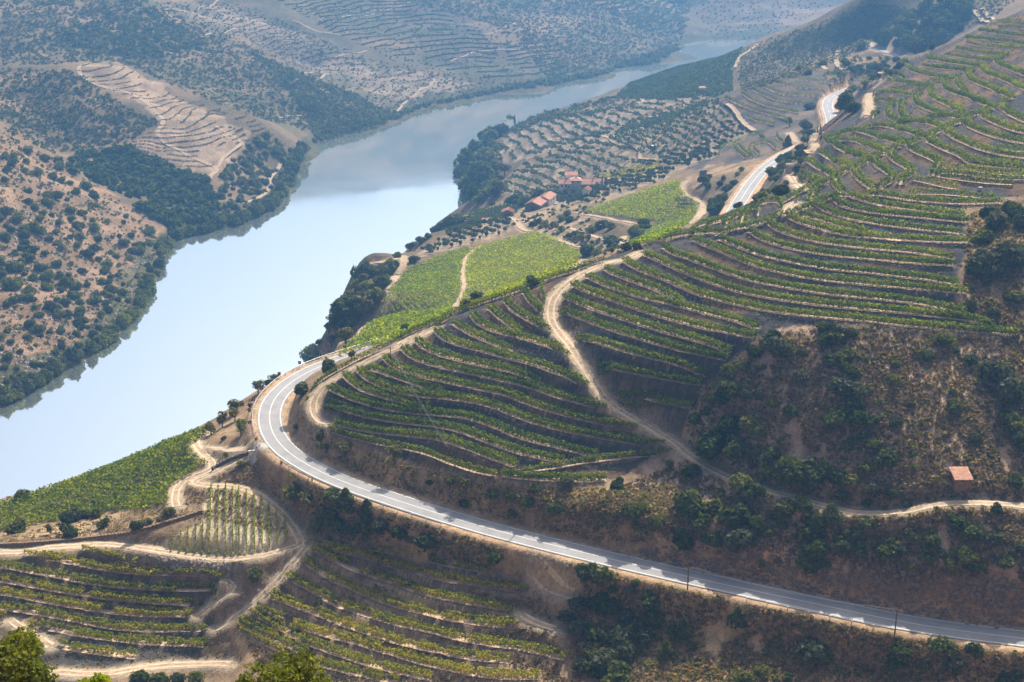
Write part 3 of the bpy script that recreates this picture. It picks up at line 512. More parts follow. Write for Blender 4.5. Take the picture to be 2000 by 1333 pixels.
# dirt tracks: (width m, polyline)
TRACKS = [
 (3.4, J((A1, [(185, 850), (100, 815), (62, 760), (45, 660), (85, 570), (150, 500), (250, 430), (400, 342), (550, 272), (700, 202), (850, 142), (1000, 62), (1100, 12)]))),
 (2.6, J((A3, [(0, 862), (100, 792), (260, 722), (310, 702)]))),
 (3.6, J((A4, [(900, 275), (760, 345), (620, 365), (500, 410), (350, 490), (230, 570), (130, 680), (105, 800), (130, 900)]), (A3, [(1400, 760), (1500, 880), (1570, 980), (1650, 1100), (1730, 1220)]), (A2, [(1020, 402), (1120, 490), (1250, 570), (1400, 660), (1530, 740), (1650, 820), (1690, 880)]), ((0, 0, 1), [(1350, 893), (1400, 921), (1450, 946), (1500, 962), (1560, 977)]))),
 (2.4, [(1560, 977), (1600, 985), (1650, 998), (1700, 1003), (1760, 1003), (1800, 994), (1830, 986), (1900, 982), (1960, 984), (2000, 988), (2040, 992)]),
 (3.4, J(((0, 866, 2.857), [(1420, 30), (1330, 35), (1200, 30), (1140, 30)]))),
 (3.8, J(((0, 866, 2.857), [(1090, 0), (1110, 50), (1200, 100), (1180, 140), (1080, 185), (1000, 230), (970, 290), (985, 355)]), )),
 (3.0, J(((0, 430, 2.857), [(1150, 1200), (1080, 1240), (1110, 1290)]))),
 (3.2, J(((0, 866, 2.857), [(1400, 60), (1290, 110), (1150, 190), (1050, 230), (1150, 235), (1290, 240), (1400, 265), (1500, 325), (1580, 400), (1640, 480), (1700, 555), (1600, 590), (1450, 630), (1250, 650), (1050, 630), (900, 600), (700, 570), (520, 560), (340, 580), (120, 600), (0, 606)]))),
 (2.8, J((FM, [(1000, 100), (960, 170), (860, 280), (760, 390), (640, 510), (520, 620), (400, 720), (280, 800), (190, 850)]))),
 (2.4, J((FM, [(290, 430), (370, 470), (250, 570), (130, 660), (40, 740)]))),
 (3.2, J((FL, [(400, 1260), (530, 1240), (750, 1255), (1000, 1250), (1200, 1215), (1400, 1190), (1600, 1175), (1820, 1160)]), (FM, [(180, 1150), (300, 1165)]))),
 (2.6, J((FL, [(100, 800), (220, 870), (350, 950), (450, 1020)]))),
 (2.6, J((FR, [(1340, 460), (1450, 510), (1560, 545), (1680, 570)]))),
 (2.4, J((FR, [(1230, 745), (1350, 800), (1520, 850)]))),
 (3.0, J((A3, [(640, 30), (580, 100), (540, 200), (560, 290), (590, 360), (530, 420), (505, 490), (500, 540)]))),
 (3.4, J(((650, 430, 2.857), [(390, 205), (405, 240), (370, 290), (330, 360), (320, 440), (270, 510), (210, 580), (160, 650)]))),
 (3.2, J(((480, 620, 5), [(1250, 20), (1190, 110), (1110, 190), (860, 300), (780, 360)]))),
 (3.0, [(730, 440 + 75), (790, 505)]),
 (3.0, J((A4, [(390, 350), (340, 380), (300, 410)]), )),
 (3.2, J(((1300, 0, 2.857), [(120, 1010), (75, 1060), (95, 1100), (180, 1110), (220, 1160), (190, 1210), (120, 1270)]))),
 (3.2, J((B1, [(640, 462), (560, 500), (525, 580), (560, 640), (520, 710), (430, 770), (330, 820), (250, 890), (240, 950), (300, 1030), (400, 1130)]))),
 (3.2, J((B1, [(1190, 20), (1150, 60), (1170, 160), (1180, 220), (1150, 280)]))),
 (3.2, J((A6, [(1130, 175), (1070, 200), (1045, 260)]), )),
 (2.8, J((B1, [(1230, -40), (1330, -120), (1400, -170)]))),
 (3.0, J(((1100, 80, 5), [(1590, 630), (1680, 690), (1720, 770), (1780, 840), (1860, 890)]))),
 (3.0, J(((1100, 80, 5), [(480, 532), (540, 530), (600, 470), (680, 420), (760, 380), (830, 355)]))),
 (2.6, J(((1100, 80, 5), [(520, 540), (620, 565), (760, 585), (800, 600), (780, 640)]))),
 (2.6, J(((1100, 80, 5), [(380, 935), (430, 945), (500, 1020), (620, 1040), (720, 1060), (770, 1080), (750, 1160)]))),
 (2.4, J(((1100, 80, 5), [(740, 1160), (900, 1170), (1050, 1195)]))),
 (3.0, J(((1100, 80, 5), [(1900, 20), (1800, 100), (1710, 180), (1680, 260)]))),
 (3.0, J(((860, 280, 5), [(560, 760), (650, 720), (780, 770), (740, 790), (800, 860), (860, 870)]))),
 (3.0, J(((860, 280, 5), [(760, 770), (900, 765), (960, 720), (1000, 700)]))),
 (3.0, J(((860, 280, 5), [(1075, 795), (1200, 820), (1320, 860), (1420, 885), (1500, 910), (1580, 935)]))),
 (2.8, J(((860, 280, 5), [(960, 870), (1010, 910), (1150, 950), (1300, 1000), (1390, 1030)]))),
 (2.8, J(((860, 280, 5), [(1300, 680), (1500, 715), (1700, 750), (1880, 790)]))),
 (3.0, J(((860, 280, 5), [(1800, 920), (1760, 960), (1800, 1010)]))),
 (2.8, J(((860, 280, 5), [(1130, 600), (1110, 640), (1140, 560), (1200, 520)]))),
 (3.0, J(((1700, 20, K5), [(1170, -10), (1220, 60), (1310, 130), (1370, 190)]))),
 (2.4, J(((1700, 20, K5), [(1280, -10), (1350, 60), (1440, 150)]))),
 (3.0, J((B4, [(1215, 225), (1185, 310), (1200, 380), (1300, 405), (1450, 410), (1650, 435)]))),
 (3.0, J((B4, [(1640, 490), (1540, 530), (1430, 590)]))),
 (2.6, J((B4, [(1010, 320), (1040, 360), (1100, 400)]))),
 (2.4, J((B4, [(790, 1130), (760, 1070), (730, 1030)]))),
 # left bank
 (3.4, J(((0, 0, 2.857), [(500, 358), (430, 380), (440, 420), (520, 470), (620, 500), (740, 530), (830, 590), (910, 640), (915, 680), (870, 720), (890, 770), (980, 820), (1080, 870), (1180, 905), (1225, 930), (1180, 990), (1160, 1040), (1170, 1075), (1120, 1090)]))),
 (3.0, J(((0, 0, 2.857), [(1215, 920), (1250, 860), (1350, 820), (1360, 800), (1300, 760), (1200, 710)]))),
 (3.0, J(((0, 0, 2.857), [(1590, 880), (1540, 950), (1500, 1010), (1505, 1070), (1400, 1120), (1280, 1150), (1110, 1160)]))),
 (2.6, J(((0, 0, 2.857), [(1150, 1170), (1150, 1250)]))),
 (2.6, J(((0, 0, 2.857), [(1220, 0), (1180, 30), (1070, 65), (950, 68), (780, 50)]))),
 (2.4, J(((0, 0, 2.857), [(1110, 210), (1230, 190), (1370, 165), (1150, 130)]))),
 (2.4, J(((0, 0, 2.857), [(1560, 655), (1620, 635), (1680, 622)]))),
 (2.6, J(((0, 0, 2.857), [(1630, 115), (1720, 140), (1800, 175), (1900, 205)]))),
 (2.4, J(((0, 0, 2.857), [(1780, 445), (1870, 400), (1640, 415)]))),
 (2.8, J(((650, 0, 2.857), [(0, 335), (90, 305), (190, 280)]))),
 (2.8, J(((650, 0, 2.857), [(360, 640), (370, 590), (450, 545), (520, 500), (570, 440)]))),
 (2.4, J(((650, 0, 2.857), [(660, 350), (750, 310), (900, 270), (1060, 285)]))),
 (2.4, J(((650, 0, 2.857), [(840, 200), (920, 170), (1020, 125)]))),
 (2.4, J(((650, 0, 2.857), [(430, 15), (330, 50), (200, 85), (0, 100)]))),
 (2.6, J(((650, 0, 2.857), [(1940, 290), (1960, 270), (1900, 240), (1820, 220)]))),
]
# ------------------------------------------------------------------ shape the ground: roughness, benches, tracks, road
_tab = rng.random((256, 256))
def vnoise(x, y, wl, seed=0):
    x = np.asarray(x) / wl + 37.1 * seed; y = np.asarray(y) / wl + 11.7 * seed
    xi = np.floor(x).astype(int); yi = np.floor(y).astype(int); tx = x - xi; ty = y - yi
    tx = tx * tx * (3 - 2 * tx); ty = ty * ty * (3 - 2 * ty)
    a = _tab[xi & 255, yi & 255]; b = _tab[(xi + 1) & 255, yi & 255]; c = _tab[xi & 255, (yi + 1) & 255]; d = _tab[(xi + 1) & 255, (yi + 1) & 255]
    return (a * (1 - tx) + b * tx) * (1 - ty) + (c * (1 - tx) + d * tx) * ty - 0.5
def sstep(a, b, x):
    t = np.clip((x - a) / (b - a), 0, 1); return t * t * (3 - 2 * t)
PU, PV, PZ = project(np.stack([MX, MY, BZ], 2))
PZs = np.where(PZ > 5, PZ, 5)
GZ = BZ.copy()
far = sstep(600, 1300, MY)
land = sstep(1.0, 8.0, BZ)
GZ += land * (vnoise(MX, MY, 3.1, 1) * 0.35 + vnoise(MX, MY, 9.0, 2) * 0.7) * (1 - 0.5 * far)
GZ += land * far * (vnoise(MX, MY, 45, 3) * 5.0 + vnoise(MX, MY, 18, 4) * 2.5)
lb = land * sstep(150, 230, -MX) * sstep(600, 700, MY)
GZ += lb * (vnoise(MX, MY, 30, 5) * 5 + vnoise(MX, MY, 11, 6) * 2.4)
# outcrops and the steep cutting above the near road
def inpoly(poly, u, v):
    poly = np.asarray(poly, float); c = np.zeros(u.shape, bool); j = len(poly) - 1
    for i in range(len(poly)):
        xi, yi = poly[i]; xj, yj = poly[j]
        if yi != yj: c ^= ((yi > v) != (yj > v)) & (u < (xj - xi) * (v - yi) / (yj - yi) + xi)
        j = i
    return c
def zone(poly, zmin=0, zmax=9999, wob=5.0):
    poly = np.asarray(poly, float)
    box = (PU > poly[:, 0].min() - 8) & (PU < poly[:, 0].max() + 8) & (PV > poly[:, 1].min() - 8) & (PV < poly[:, 1].max() + 8) & (PZ > zmin) & (PZ < zmax)
    r = np.zeros(PU.shape, bool); k = np.where(box)
    if len(k[0]):
        w = wob * 2
        r[k] = inpoly(poly, PU[k] + vnoise(MX[k], MY[k], 5, 21) * w, PV[k] + vnoise(MX[k], MY[k], 5, 22) * w)
    return r
CUT = zone([(1180, 1085), (1400, 1050), (1600, 1085), (2030, 1130), (2030, 1255), (1800, 1220), (1500, 1158), (1300, 1115)], 0, 400, 6)
GZ[CUT] += (np.abs(vnoise(MX, MY, 4.0, 8)) * 3.0 + np.abs(vnoise(MX, MY, 1.9, 9)) * 1.6 - 0.7)[CUT]

def gz_at(x, y): return bil(GX, GY, GZ, np.asarray(x, float), np.asarray(y, float))
def splat(lines, rflat, rblend):
    """nearest-line distance and level on the ground grid"""
    D = np.full(GZ.shape, 1e9, np.float32); T = np.zeros(GZ.shape, np.float32)
    for P in lines:
        for x, y, zz in P:
            i0, i1 = np.searchsorted(GX, (x - rblend, x + rblend)); j0, j1 = np.searchsorted(GY, (y - rblend, y + rblend))
            if i0 == i1 or j0 == j1: continue
            d = (GX[i0:i1] - x)[None, :] ** 2 + (GY[j0:j1] - y)[:, None] ** 2
            s = D[j0:j1, i0:i1]; m = d < s
            s[m] = d[m]; T[j0:j1, i0:i1][m] = zz
    D = np.sqrt(D)
    k = D < rblend
    b = sstep(rflat, rblend, D[k])
    GZ[k] = T[k] * (1 - b) + GZ[k] * b
    return D

def offset_line(P, d):
    t = np.gradient(P[:, :2], axis=0); t /= np.linalg.norm(t, axis=1)[:, None] + 1e-9
    n = np.stack([-t[:, 1], t[:, 0]], 1)
    Q = P.copy(); Q[:, :2] += n * d; return smooth_line(Q, 4), n
def uphill_side(P):
    t = np.gradient(P[:, :2], axis=0); t /= np.linalg.norm(t, axis=1)[:, None] + 1e-9
    n = np.stack([-t[:, 1], t[:, 0]], 1)
    a = base_z(P[:, 0] + 3 * n[:, 0], P[:, 1] + 3 * n[:, 1]) - base_z(P[:, 0] - 3 * n[:, 0], P[:, 1] - 3 * n[:, 1])
    return 1.0 if a.mean() > 0 else -1.0
SOIL = []
VROWS = []       # (zone, terrace index, outer?, plan polyline)
bench = []
PAIR = {'spur': 1.2, 'face': 1.1, 'front_left': 1.2, 'front_mid': 1.2, 'upper': 1.45, 'top': 1.3, 'crest': 1.5}
for ri, (zn, pair, uv) in enumerate(ROWS):
    for P in on_ground(uv, 0.8, 3, 0.06 if zn in ('upper', 'top', 'crest', 'knoll') else 0.045):
        if len(P) < 6: continue
        s = uphill_side(P)
        P[:, 2] = smooth_line(np.stack([base_z(P[:, 0], P[:, 1])] * 2, 1), 12)[:, 0] + 0.1
        VROWS.append([zn, ri, True, P])
        if zn != 'block': bench.append(P); SOIL.append((P, s, (PAIR.get(zn, 1.5) if pair else 0.0), zn))
        edge, _ = offset_line(P, -s * 0.4); edge[:, 2] = P[:, 2]
        if zn != 'block': bench.append(edge)
        if pair:
            pw = PAIR.get(zn, 1.5); Q, _ = offset_line(P, s * pw); Q[:, 2] = P[:, 2]; Q = dens(Q, 0.8)
            VROWS.append([zn, ri, False, Q]); bench.append(Q)
            C, _ = offset_line(P, s * pw * 0.5); C[:, 2] = P[:, 2]; bench.append(C)
            E, _ = offset_line(P, s * (pw + 0.35)); E[:, 2] = P[:, 2]; bench.append(E)
DB = splat(bench, 0.5, 1.25)
tlines = []
for wd, uv in TRACKS:
    for P in on_ground(uv, 1.0, 5, 0.05):
        P[:, 2] = smooth_line(np.stack([gz_at(P[:, 0], P[:, 1])] * 2, 1), 16)[:, 0]
        tlines.append((wd, P))
DT = splat([P for w_, P in tlines if project(P.mean(0))[2] < 800], 1.9, 4.0)
road_px = ROAD + []
RP = [at_z(u, v, ROADZ) for u, v in ROAD] + [at_z(u, v, ROADZ) for u, v in ROAD2] + [at_z(u, v, ROADZ + 0.8) for u, v in ROAD3]
RP = dens(smooth_line(dens(chaikin(np.array(RP), 3), 1.5), 10), 1.5)
DR = splat([RP - np.array([0, 0, 0.12])], 4.9, 7.5)
SURF[0] = gz_at

# ------------------------------------------------------------------ ground cover colours
C = np.empty(GZ.shape + (3,)); C[:] = (0.25, 0.17, 0.105)
def paint(mask, col, mixn=None, col2=None):
    C[mask] = col
    if mixn is not None:
        t = sstep(-0.12, 0.2, mixn)[mask][:, None]; C[mask] = np.array(col) * (1 - t) + np.array(col2) * t
fm = PZ > 560
paint(fm, (0.12, 0.095, 0.055), vnoise(MX, MY, 40, 31), (0.2, 0.145, 0.085))
nz = vnoise(MX, MY, 9, 32)
SHALE, BROWN = (0.062, 0.058, 0.06), (0.13, 0.082, 0.05)
paint(zone([(1300, 1140), (1250, 900), (1350, 760), (1500, 640), (1700, 630), (2030, 660), (2030, 1140), (1700, 1110), (1400, 1060)], 0, 430), (0.36, 0.25, 0.18), nz, (0.54, 0.38, 0.265))
paint(zone([(600, 790), (640, 735), (790, 650), (950, 585), (1080, 535), (1320, 455), (1560, 355), (1690, 290), (1880, 215), (2030, 140), (2030, 375), (1880, 400), (1890, 470), (1860, 580), (1990, 665), (1700, 635), (1510, 640), (1440, 700), (1370, 760), (1350, 800), (1310, 880), (1200, 935), (960, 945), (800, 905), (640, 840)], 0, 445, 3), SHALE, vnoise(MX, MY, 11, 33) - 0.1, BROWN)
paint(zone([(1540, 372), (1600, 260), (1650, 170), (1700, 150), (1780, 105), (1900, 55), (2030, 0), (2030, 160), (1880, 228), (1690, 310), (1570, 380)], 425, 760, 3), (0.075, 0.068, 0.066), vnoise(MX, MY, 9, 34) - 0.03, (0.17, 0.1, 0.06))
paint(zone([(1390, 200), (1450, 160), (1520, 140), (1690, 150), (1610, 230), (1530, 270), (1500, 310), (1400, 335), (1330, 330), (1420, 240)], 640, 1010), (0.085, 0.078, 0.072), nz, (0.15, 0.115, 0.085))
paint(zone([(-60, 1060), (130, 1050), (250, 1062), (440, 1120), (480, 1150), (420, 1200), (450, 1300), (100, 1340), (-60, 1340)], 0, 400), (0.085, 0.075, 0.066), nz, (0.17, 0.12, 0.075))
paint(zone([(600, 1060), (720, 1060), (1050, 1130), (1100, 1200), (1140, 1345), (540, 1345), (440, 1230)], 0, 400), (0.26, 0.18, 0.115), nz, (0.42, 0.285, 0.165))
paint(zone([(1100, 1090), (1400, 1150), (1700, 1215), (2030, 1262), (2030, 1345), (1130, 1345)], 0, 400), (0.29, 0.2, 0.125), nz, (0.46, 0.325, 0.19))
paint(zone([(403, 938), (495, 944), (560, 980), (600, 1058), (500, 1092), (300, 1084), (285, 1062), (330, 1050), (395, 1022)], 0, 400, 2), (0.72, 0.57, 0.4), nz, (0.62, 0.48, 0.32))
paint(zone([(560, 790), (600, 785), (640, 850), (800, 910), (960, 950), (1000, 1025), (780, 965), (650, 915), (570, 870)], 0, 400), (0.3, 0.21, 0.13), nz, (0.48, 0.335, 0.2))
paint(zone([(835, 1012), (1010, 1056), (930, 1066), (870, 1048)], 0, 400, 2), (0.5, 0.34, 0.21))
paint(zone([(470, 880), (485, 790), (540, 730), (640, 685), (660, 700), (560, 735), (510, 790), (505, 850), (530, 900), (480, 905)], 0, 450), (0.42, 0.28, 0.17), nz, (0.34, 0.22, 0.12))
paint(zone([(380, 860), (500, 800), (500, 880), (420, 910), (330, 985), (340, 920)], 0, 400), (0.3, 0.2, 0.115), nz, (0.36, 0.25, 0.15))
paint(zone([(0, 1005), (330, 975), (390, 1000), (280, 1040), (0, 1062)], 0, 400), (0.27, 0.185, 0.11), nz, (0.36, 0.25, 0.15))
FIELDS = {
 'left_low': [(655, 698), (700, 655), (740, 610), (765, 560), (800, 522), (905, 484), (928, 484), (905, 505), (898, 545), (902, 570), (885, 600), (870, 625), (800, 650), (760, 665), (690, 685)],
 'left_high': [(935, 482), (1045, 452), (1090, 470), (1135, 492), (1130, 510), (1095, 535), (1050, 550), (900, 608), (897, 590), (912, 560), (908, 530), (915, 500)],
 'upper': [(1135, 412), (1250, 375), (1325, 352), (1335, 380), (1366, 395), (1362, 412), (1290, 432), (1255, 430), (1170, 418)],
 'upper_low': [(1225, 460), (1300, 432), (1360, 415), (1345, 435), (1290, 470), (1235, 478)],
 'river': [(-20, 990), (60, 965), (150, 935), (250, 897), (330, 862), (400, 835), (412, 840), (370, 870), (380, 890), (408, 902), (360, 930), (330, 950), (325, 990), (200, 1000), (100, 1018), (0, 1035), (-20, 1040)],
 'shore': [(868, 446), (930, 412), (1000, 398), (1025, 402), (1000, 418), (960, 430), (900, 452), (870, 455)],
 'yellow': [(1168, 345), (1200, 335), (1290, 316), (1285, 328), (1240, 345), (1190, 352)],
}
for k, p in FIELDS.items():
    paint(zone(p, 350 if k != 'river' else 300, 1000, 1), (0.15, 0.13, 0.06))
ORCH = {
 'low': [(975, 380), (1010, 330), (1075, 300), (1180, 275), (1215, 290), (1245, 310), (1290, 325), (1240, 330), (1180, 345), (1110, 352), (1020, 395)],
 'mid': [(1185, 280), (1230, 240), (1330, 205), (1400, 200), (1440, 240), (1460, 265), (1420, 285), (1390, 310), (1330, 330), (1290, 322), (1250, 300)],
 'far': [(965, 300), (985, 262), (1050, 240), (1150, 222), (1250, 205), (1330, 185), (1395, 178), (1395, 195), (1320, 205), (1230, 236), (1170, 275), (1060, 300), (985, 320)],
 'farm': [(985, 395), (1100, 355), (1250, 335), (1330, 325), (1300, 350), (1180, 385), (1130, 405), (1080, 395), (1000, 400)],
 'small': [(800, 505), (860, 470), (920, 440), (1005, 428), (1000, 452), (900, 482), (815, 505)],
}
for k, p in ORCH.items():
    paint(zone(p, 600, 1400, 3), (0.32, 0.25, 0.175), nz, (0.23, 0.185, 0.12))
paint(zone([(985, 395), (1100, 360), (1200, 350), (1260, 380), (1140, 415), (1160, 470), (1250, 470), (1200, 500), (1130, 480), (1050, 450), (1000, 440), (960, 430)], 600, 1000, 4), (0.19, 0.155, 0.09), nz, (0.3, 0.225, 0.15))
paint(zone([(1340, 345), (1380, 325), (1500, 310), (1440, 400), (1350, 440), (1370, 395)], 480, 760), (0.17, 0.13, 0.08), nz, (0.3, 0.21, 0.13))
paint(zone([(0, 250), (100, 305), (200, 365), (300, 430), (345, 470), (325, 520), (305, 570), (210, 690), (0, 815), (-60, 800), (-60, 250)], 600, 985), (0.18, 0.12, 0.07), vnoise(MX, MY, 14, 35), (0.26, 0.175, 0.11))
paint(zone([(148, 132), (190, 122), (240, 128), (330, 180), (420, 225), (490, 262), (470, 300), (440, 325), (420, 335), (380, 330), (300, 310), (235, 287), (300, 256), (318, 235), (250, 190), (160, 158)], 1000, 1280), (0.24, 0.175, 0.115), nz, (0.33, 0.245, 0.165))
paint(zone([(290, 0), (480, 20), (620, 70), (760, 130), (980, 180), (900, 205), (780, 238), (700, 190), (560, 120), (420, 60)], 1380, 1700), (0.16, 0.13, 0.09), vnoise(MX, MY, 40, 36), (0.25, 0.195, 0.135))
paint(zone([(1200, 190), (1230, 160), (1300, 135), (1450, 92), (1430, 130), (1432, 185), (1360, 190), (1280, 195)], 1050, 1450, 2), (0.17, 0.16, 0.09))
shore = (BZ > -1) & (BZ < 7 + 5 * vnoise(MX, MY, 20, 38)) & (PZ > 560)
paint(shore, (0.075, 0.075, 0.038), vnoise(MX, MY, 12, 39), (0.12, 0.1, 0.055))
scr = fm & (vnoise(MX, MY, 70, 40) + 0.5 * vnoise(MX, MY, 22, 42) > 0.02) & (PZ > 1250)
C[scr] = C[scr] * 0.45 + np.array((0.05, 0.055, 0.03)) * 0.8
paint(CUT, (0.1, 0.08, 0.066), vnoise(MX, MY, 5, 37) - 0.06, (0.21, 0.125, 0.075))
def cmix(D, r0, r1, col, cond=True):
    k = (D < r1) & cond; t = (1 - sstep(r0, r1, D[k]))[:, None]; C[k] = C[k] * (1 - t) + np.array(col) * t
cmix(DB, 0.1, 0.7, (0.2, 0.15, 0.105))
cmix(DR, 5.0, 7.0, (0.45, 0.3, 0.18))
cmix(DT, 2.0, 3.2, (0.36, 0.275, 0.19))
nearland = (PZ < 560) & ~CUT
C[nearland] *= np.array((0.94, 1.0, 1.04))
C *= (0.88 + 0.3 * (vnoise(MX, MY, 2.2, 41) + 0.5))[..., None]

# the ground: one sheet
i = np.arange((NY - 1) * NX).reshape(NY - 1, NX)[:, :-1].ravel()
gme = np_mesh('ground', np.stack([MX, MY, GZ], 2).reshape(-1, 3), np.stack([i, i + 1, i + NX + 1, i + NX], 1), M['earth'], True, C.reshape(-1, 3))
tag(mobj('ground', gme), kind='structure')
wme = np_mesh('river', [(GX[0] + 3, GY[0] + 3, 0), (GX[-1] - 3, GY[0] + 3, 0), (GX[-1] - 3, GY[-1] - 3, 0), (GX[0] + 3, GY[-1] - 3, 0)], [(0, 1, 2, 3)], M['water'])
tag(mobj('river', wme), kind='structure')

# ------------------------------------------------------------------ road and tracks
def ribbon(name, P, w, mat, lift=0.05, flat=False, ragged=0.0, n=4, parent=None, zc=None, side=0.0):
    t = np.gradient(P[:, :2], axis=0); t /= np.linalg.norm(t, axis=1)[:, None] + 1e-9
    nn = np.stack([-t[:, 1], t[:, 0]], 1); V = []
    for k in range(n + 1):
        a = (k / n - 0.5) * w
        off = np.full(len(P), a)
        if ragged and k in (0, n): off = off + (vnoise(P[:, 0], P[:, 1], 3.0, 50 + k) * 2 * ragged) * np.sign(a)
        x = P[:, 0] + nn[:, 0] * (off + side); y = P[:, 1] + nn[:, 1] * (off + side)
        z = P[:, 2] + lift if flat else gz_at(x, y) + lift
        V.append(np.stack([x, y, z], 1))
    V = np.stack(V, 1)
    if not flat and project(P.mean(0))[2] > 560:
        V[:, :, 2] = np.maximum(V[:, :, 2], V[:, :, 2].max(1, keepdims=True) - 0.5) + 0.25
    m = len(P); idx = np.arange(m * (n + 1)).reshape(m, n + 1)
    F = np.stack([idx[:-1, :-1].ravel(), idx[1:, :-1].ravel(), idx[1:, 1:].ravel(), idx[:-1, 1:].ravel()], 1)[:, ::-1]
    return mobj(name, np_mesh(name, V.reshape(-1, 3), F, mat, True), parent)
RW = 6.4
road = tag(ribbon('road', RP, RW, M['asphalt'], 0.0, True, n=6), kind='structure')
for s in (-1, 1): ribbon('edge_line', RP, 0.22, M['paint'], 0.012, True, n=1, parent=road, side=s * 2.75)
ribbon('centre_line', RP[:400], 0.2, M['paint'], 0.012, True, n=1, parent=road)
dseg = 6
for k in range(400, len(RP) - dseg, dseg * 2): ribbon('centre_dash', RP[k:k + dseg], 0.2, M['paint'], 0.012, True, n=1, parent=road)
# gravel turn-out and drive at the bend
for uvs in ([(514, 866), (508, 878), (494, 885)],):
    for P in on_ground(uvs, 0.8, 2): tag(ribbon('side_road', P, 4.5, M['concrete'], 0.1), kind='structure')
for wd, P in tlines:
    Zt = project(P.mean(0))[2]
    o = tag(ribbon('dirt_track', P, wd, M['track'], 0.05, ragged=0.35), kind='structure')
    if Zt < 520:
        for s in (-1, 1): ribbon('wheel_rut', P, 0.5, M['rut'], 0.075, ragged=0.1, n=1, parent=o, side=s * 0.75)

gobj = bpy.data.objects['ground']
for P, sd, pw, zn in SOIL:
    wd = pw + 0.75 if pw else 0.85
    ok = (bil(GX, GY, DT, P[:, 0], P[:, 1]) > 2.3 + 0.5 * pw) & (bil(GX, GY, DR, P[:, 0], P[:, 1]) > 5)
    for run in np.split(np.arange(len(P)), np.where(np.diff(ok.astype(int)) != 0)[0] + 1):
        if ok[run[0]] and len(run) > 4: ribbon('terrace_bench', P[run], wd, M['bench'], 0.09, True, ragged=0.18, n=2, parent=gobj, side=sd * (pw / 2 - 0.12))
# ------------------------------------------------------------------ vines in rows
def leaf_quads(cen, half, up=0.3, stretch=1.0, out=None):
    n = len(cen); nv = rng.normal(size=(n, 3)); nv[:, 2] += up
    if out is not None: nv = nv * 0.55 + out
    nv /= np.linalg.norm(nv, axis=1)[:, None]
    a = np.cross(nv, rng.normal(size=(n, 3))); a /= np.linalg.norm(a, axis=1)[:, None] + 1e-9; b = np.cross(nv, a)
    h = np.asarray(half)[:, None]; a = a * h * stretch; b = b * h
    V = np.stack([cen - a - b, cen + a - b * 0.8, cen + a * 0.9 + b, cen - a * 0.8 + b * 0.9], 1).reshape(-1, 3)
    return V, np.arange(4 * n).reshape(n, 4)
def vine_row(P, zn, lod, ragged, mat, hgt=1.5):
    org = P[0].copy(); org[2] = gz_at(org[0], org[1])
    Q = dens(P, 0.36 * lod); n = len(Q); m = int(13 - 2 * (lod - 1)) if zn != 'block' else 7
    s = np.arange(n) * 0.36 * lod
    zg = gz_at(Q[:, 0], Q[:, 1]); zg = np.minimum(zg, Q[:, 2] + 0.25)
    t = np.gradient(Q[:, :2], axis=0); t /= np.linalg.norm(t, axis=1)[:, None] + 1e-9; nn = np.stack([-t[:, 1], t[:, 0]], 1)
    ph = rng.random() * 100
    vig = 1 + (0.14 + ragged) * vnoise(s, ph, 1.3, 61) + (0.16 + ragged) * vnoise(s, ph, 9, 62)
    keep = vnoise(s, ph, 2.2, 63) > -0.5 + ragged
    vig = np.clip(vig, 0.45, 1.5)
    if zn != 'block': keep &= (bil(GX, GY, DT, Q[:, 0], Q[:, 1]) > 1.9) & (bil(GX, GY, DR, Q[:, 0], Q[:, 1]) > 4.5)
    wid = 0.1 if zn == 'block' else 0.27
    idx = np.repeat(np.arange(n)[keep], m); k = len(idx)
    if k < 8: return None
    lat = rng.normal(0, wid, k); al = rng.uniform(-0.25, 0.25, k) * lod
    hh = 0.42 + rng.beta(1.5, 1.15, k) * (hgt - 0.35) * vig[idx]
    lat *= np.where(hh > 0.8, 1.0, 0.75)
    cen = np.stack([Q[idx, 0] + nn[idx, 0] * lat + t[idx, 0] * al, Q[idx, 1] + nn[idx, 1] * lat + t[idx, 1] * al, zg[idx] + hh], 1) - org
    ov = np.stack([nn[idx, 0] * lat / wid * 0.6, nn[idx, 1] * lat / wid * 0.6, (hh - 0.6)], 1)
    V, F = leaf_quads(cen, rng.uniform(0.1, 0.2, k) * (1 + 0.25 * (lod - 1)), 0.2, 1.0, ov)
    root = empty('vine_row', org)
    mobj('foliage', np_mesh('foliage', V, F, mat), root)
    st = max(1, int(1.2 / (0.36 * lod))); pi = np.arange(0, n, st); pi = pi[keep[pi]]
    if len(pi) > 1 and lod < 2.5:
        c = np.stack([Q[pi, 0], Q[pi, 1], zg[pi]], 1) - org; r = 0.045
        tv = []; 
        for dx, dy in ((r, 0), (-r * 0.5, r * 0.87), (-r * 0.5, -r * 0.87)):
            tv.append(c + np.array([dx, dy, -0.15]))
        for dx, dy in ((r, 0), (-r * 0.5, r * 0.87), (-r * 0.5, -r * 0.87)):
            tv.append(c + np.array([dx, dy, 0.85]))
        tv = np.stack(tv, 1).reshape(-1, 3); b = np.arange(len(pi))[:, None] * 6
        F = np.concatenate([b + np.array([[i, (i + 1) % 3, 3 + (i + 1) % 3, 3 + i]]) for i in range(3)])
        tag(mobj('trunk', np_mesh('trunk', tv, F, M['bark']), root), kind='stuff')
    return root
ORD = ['first', 'second', 'third', 'fourth', 'fifth', 'sixth', 'seventh', 'eighth', 'ninth', 'tenth', 'eleventh', 'twelfth', 'thirteenth', 'fourteenth', 'fifteenth', 'sixteenth', 'seventeenth', 'eighteenth', 'nineteenth', 'twentieth']
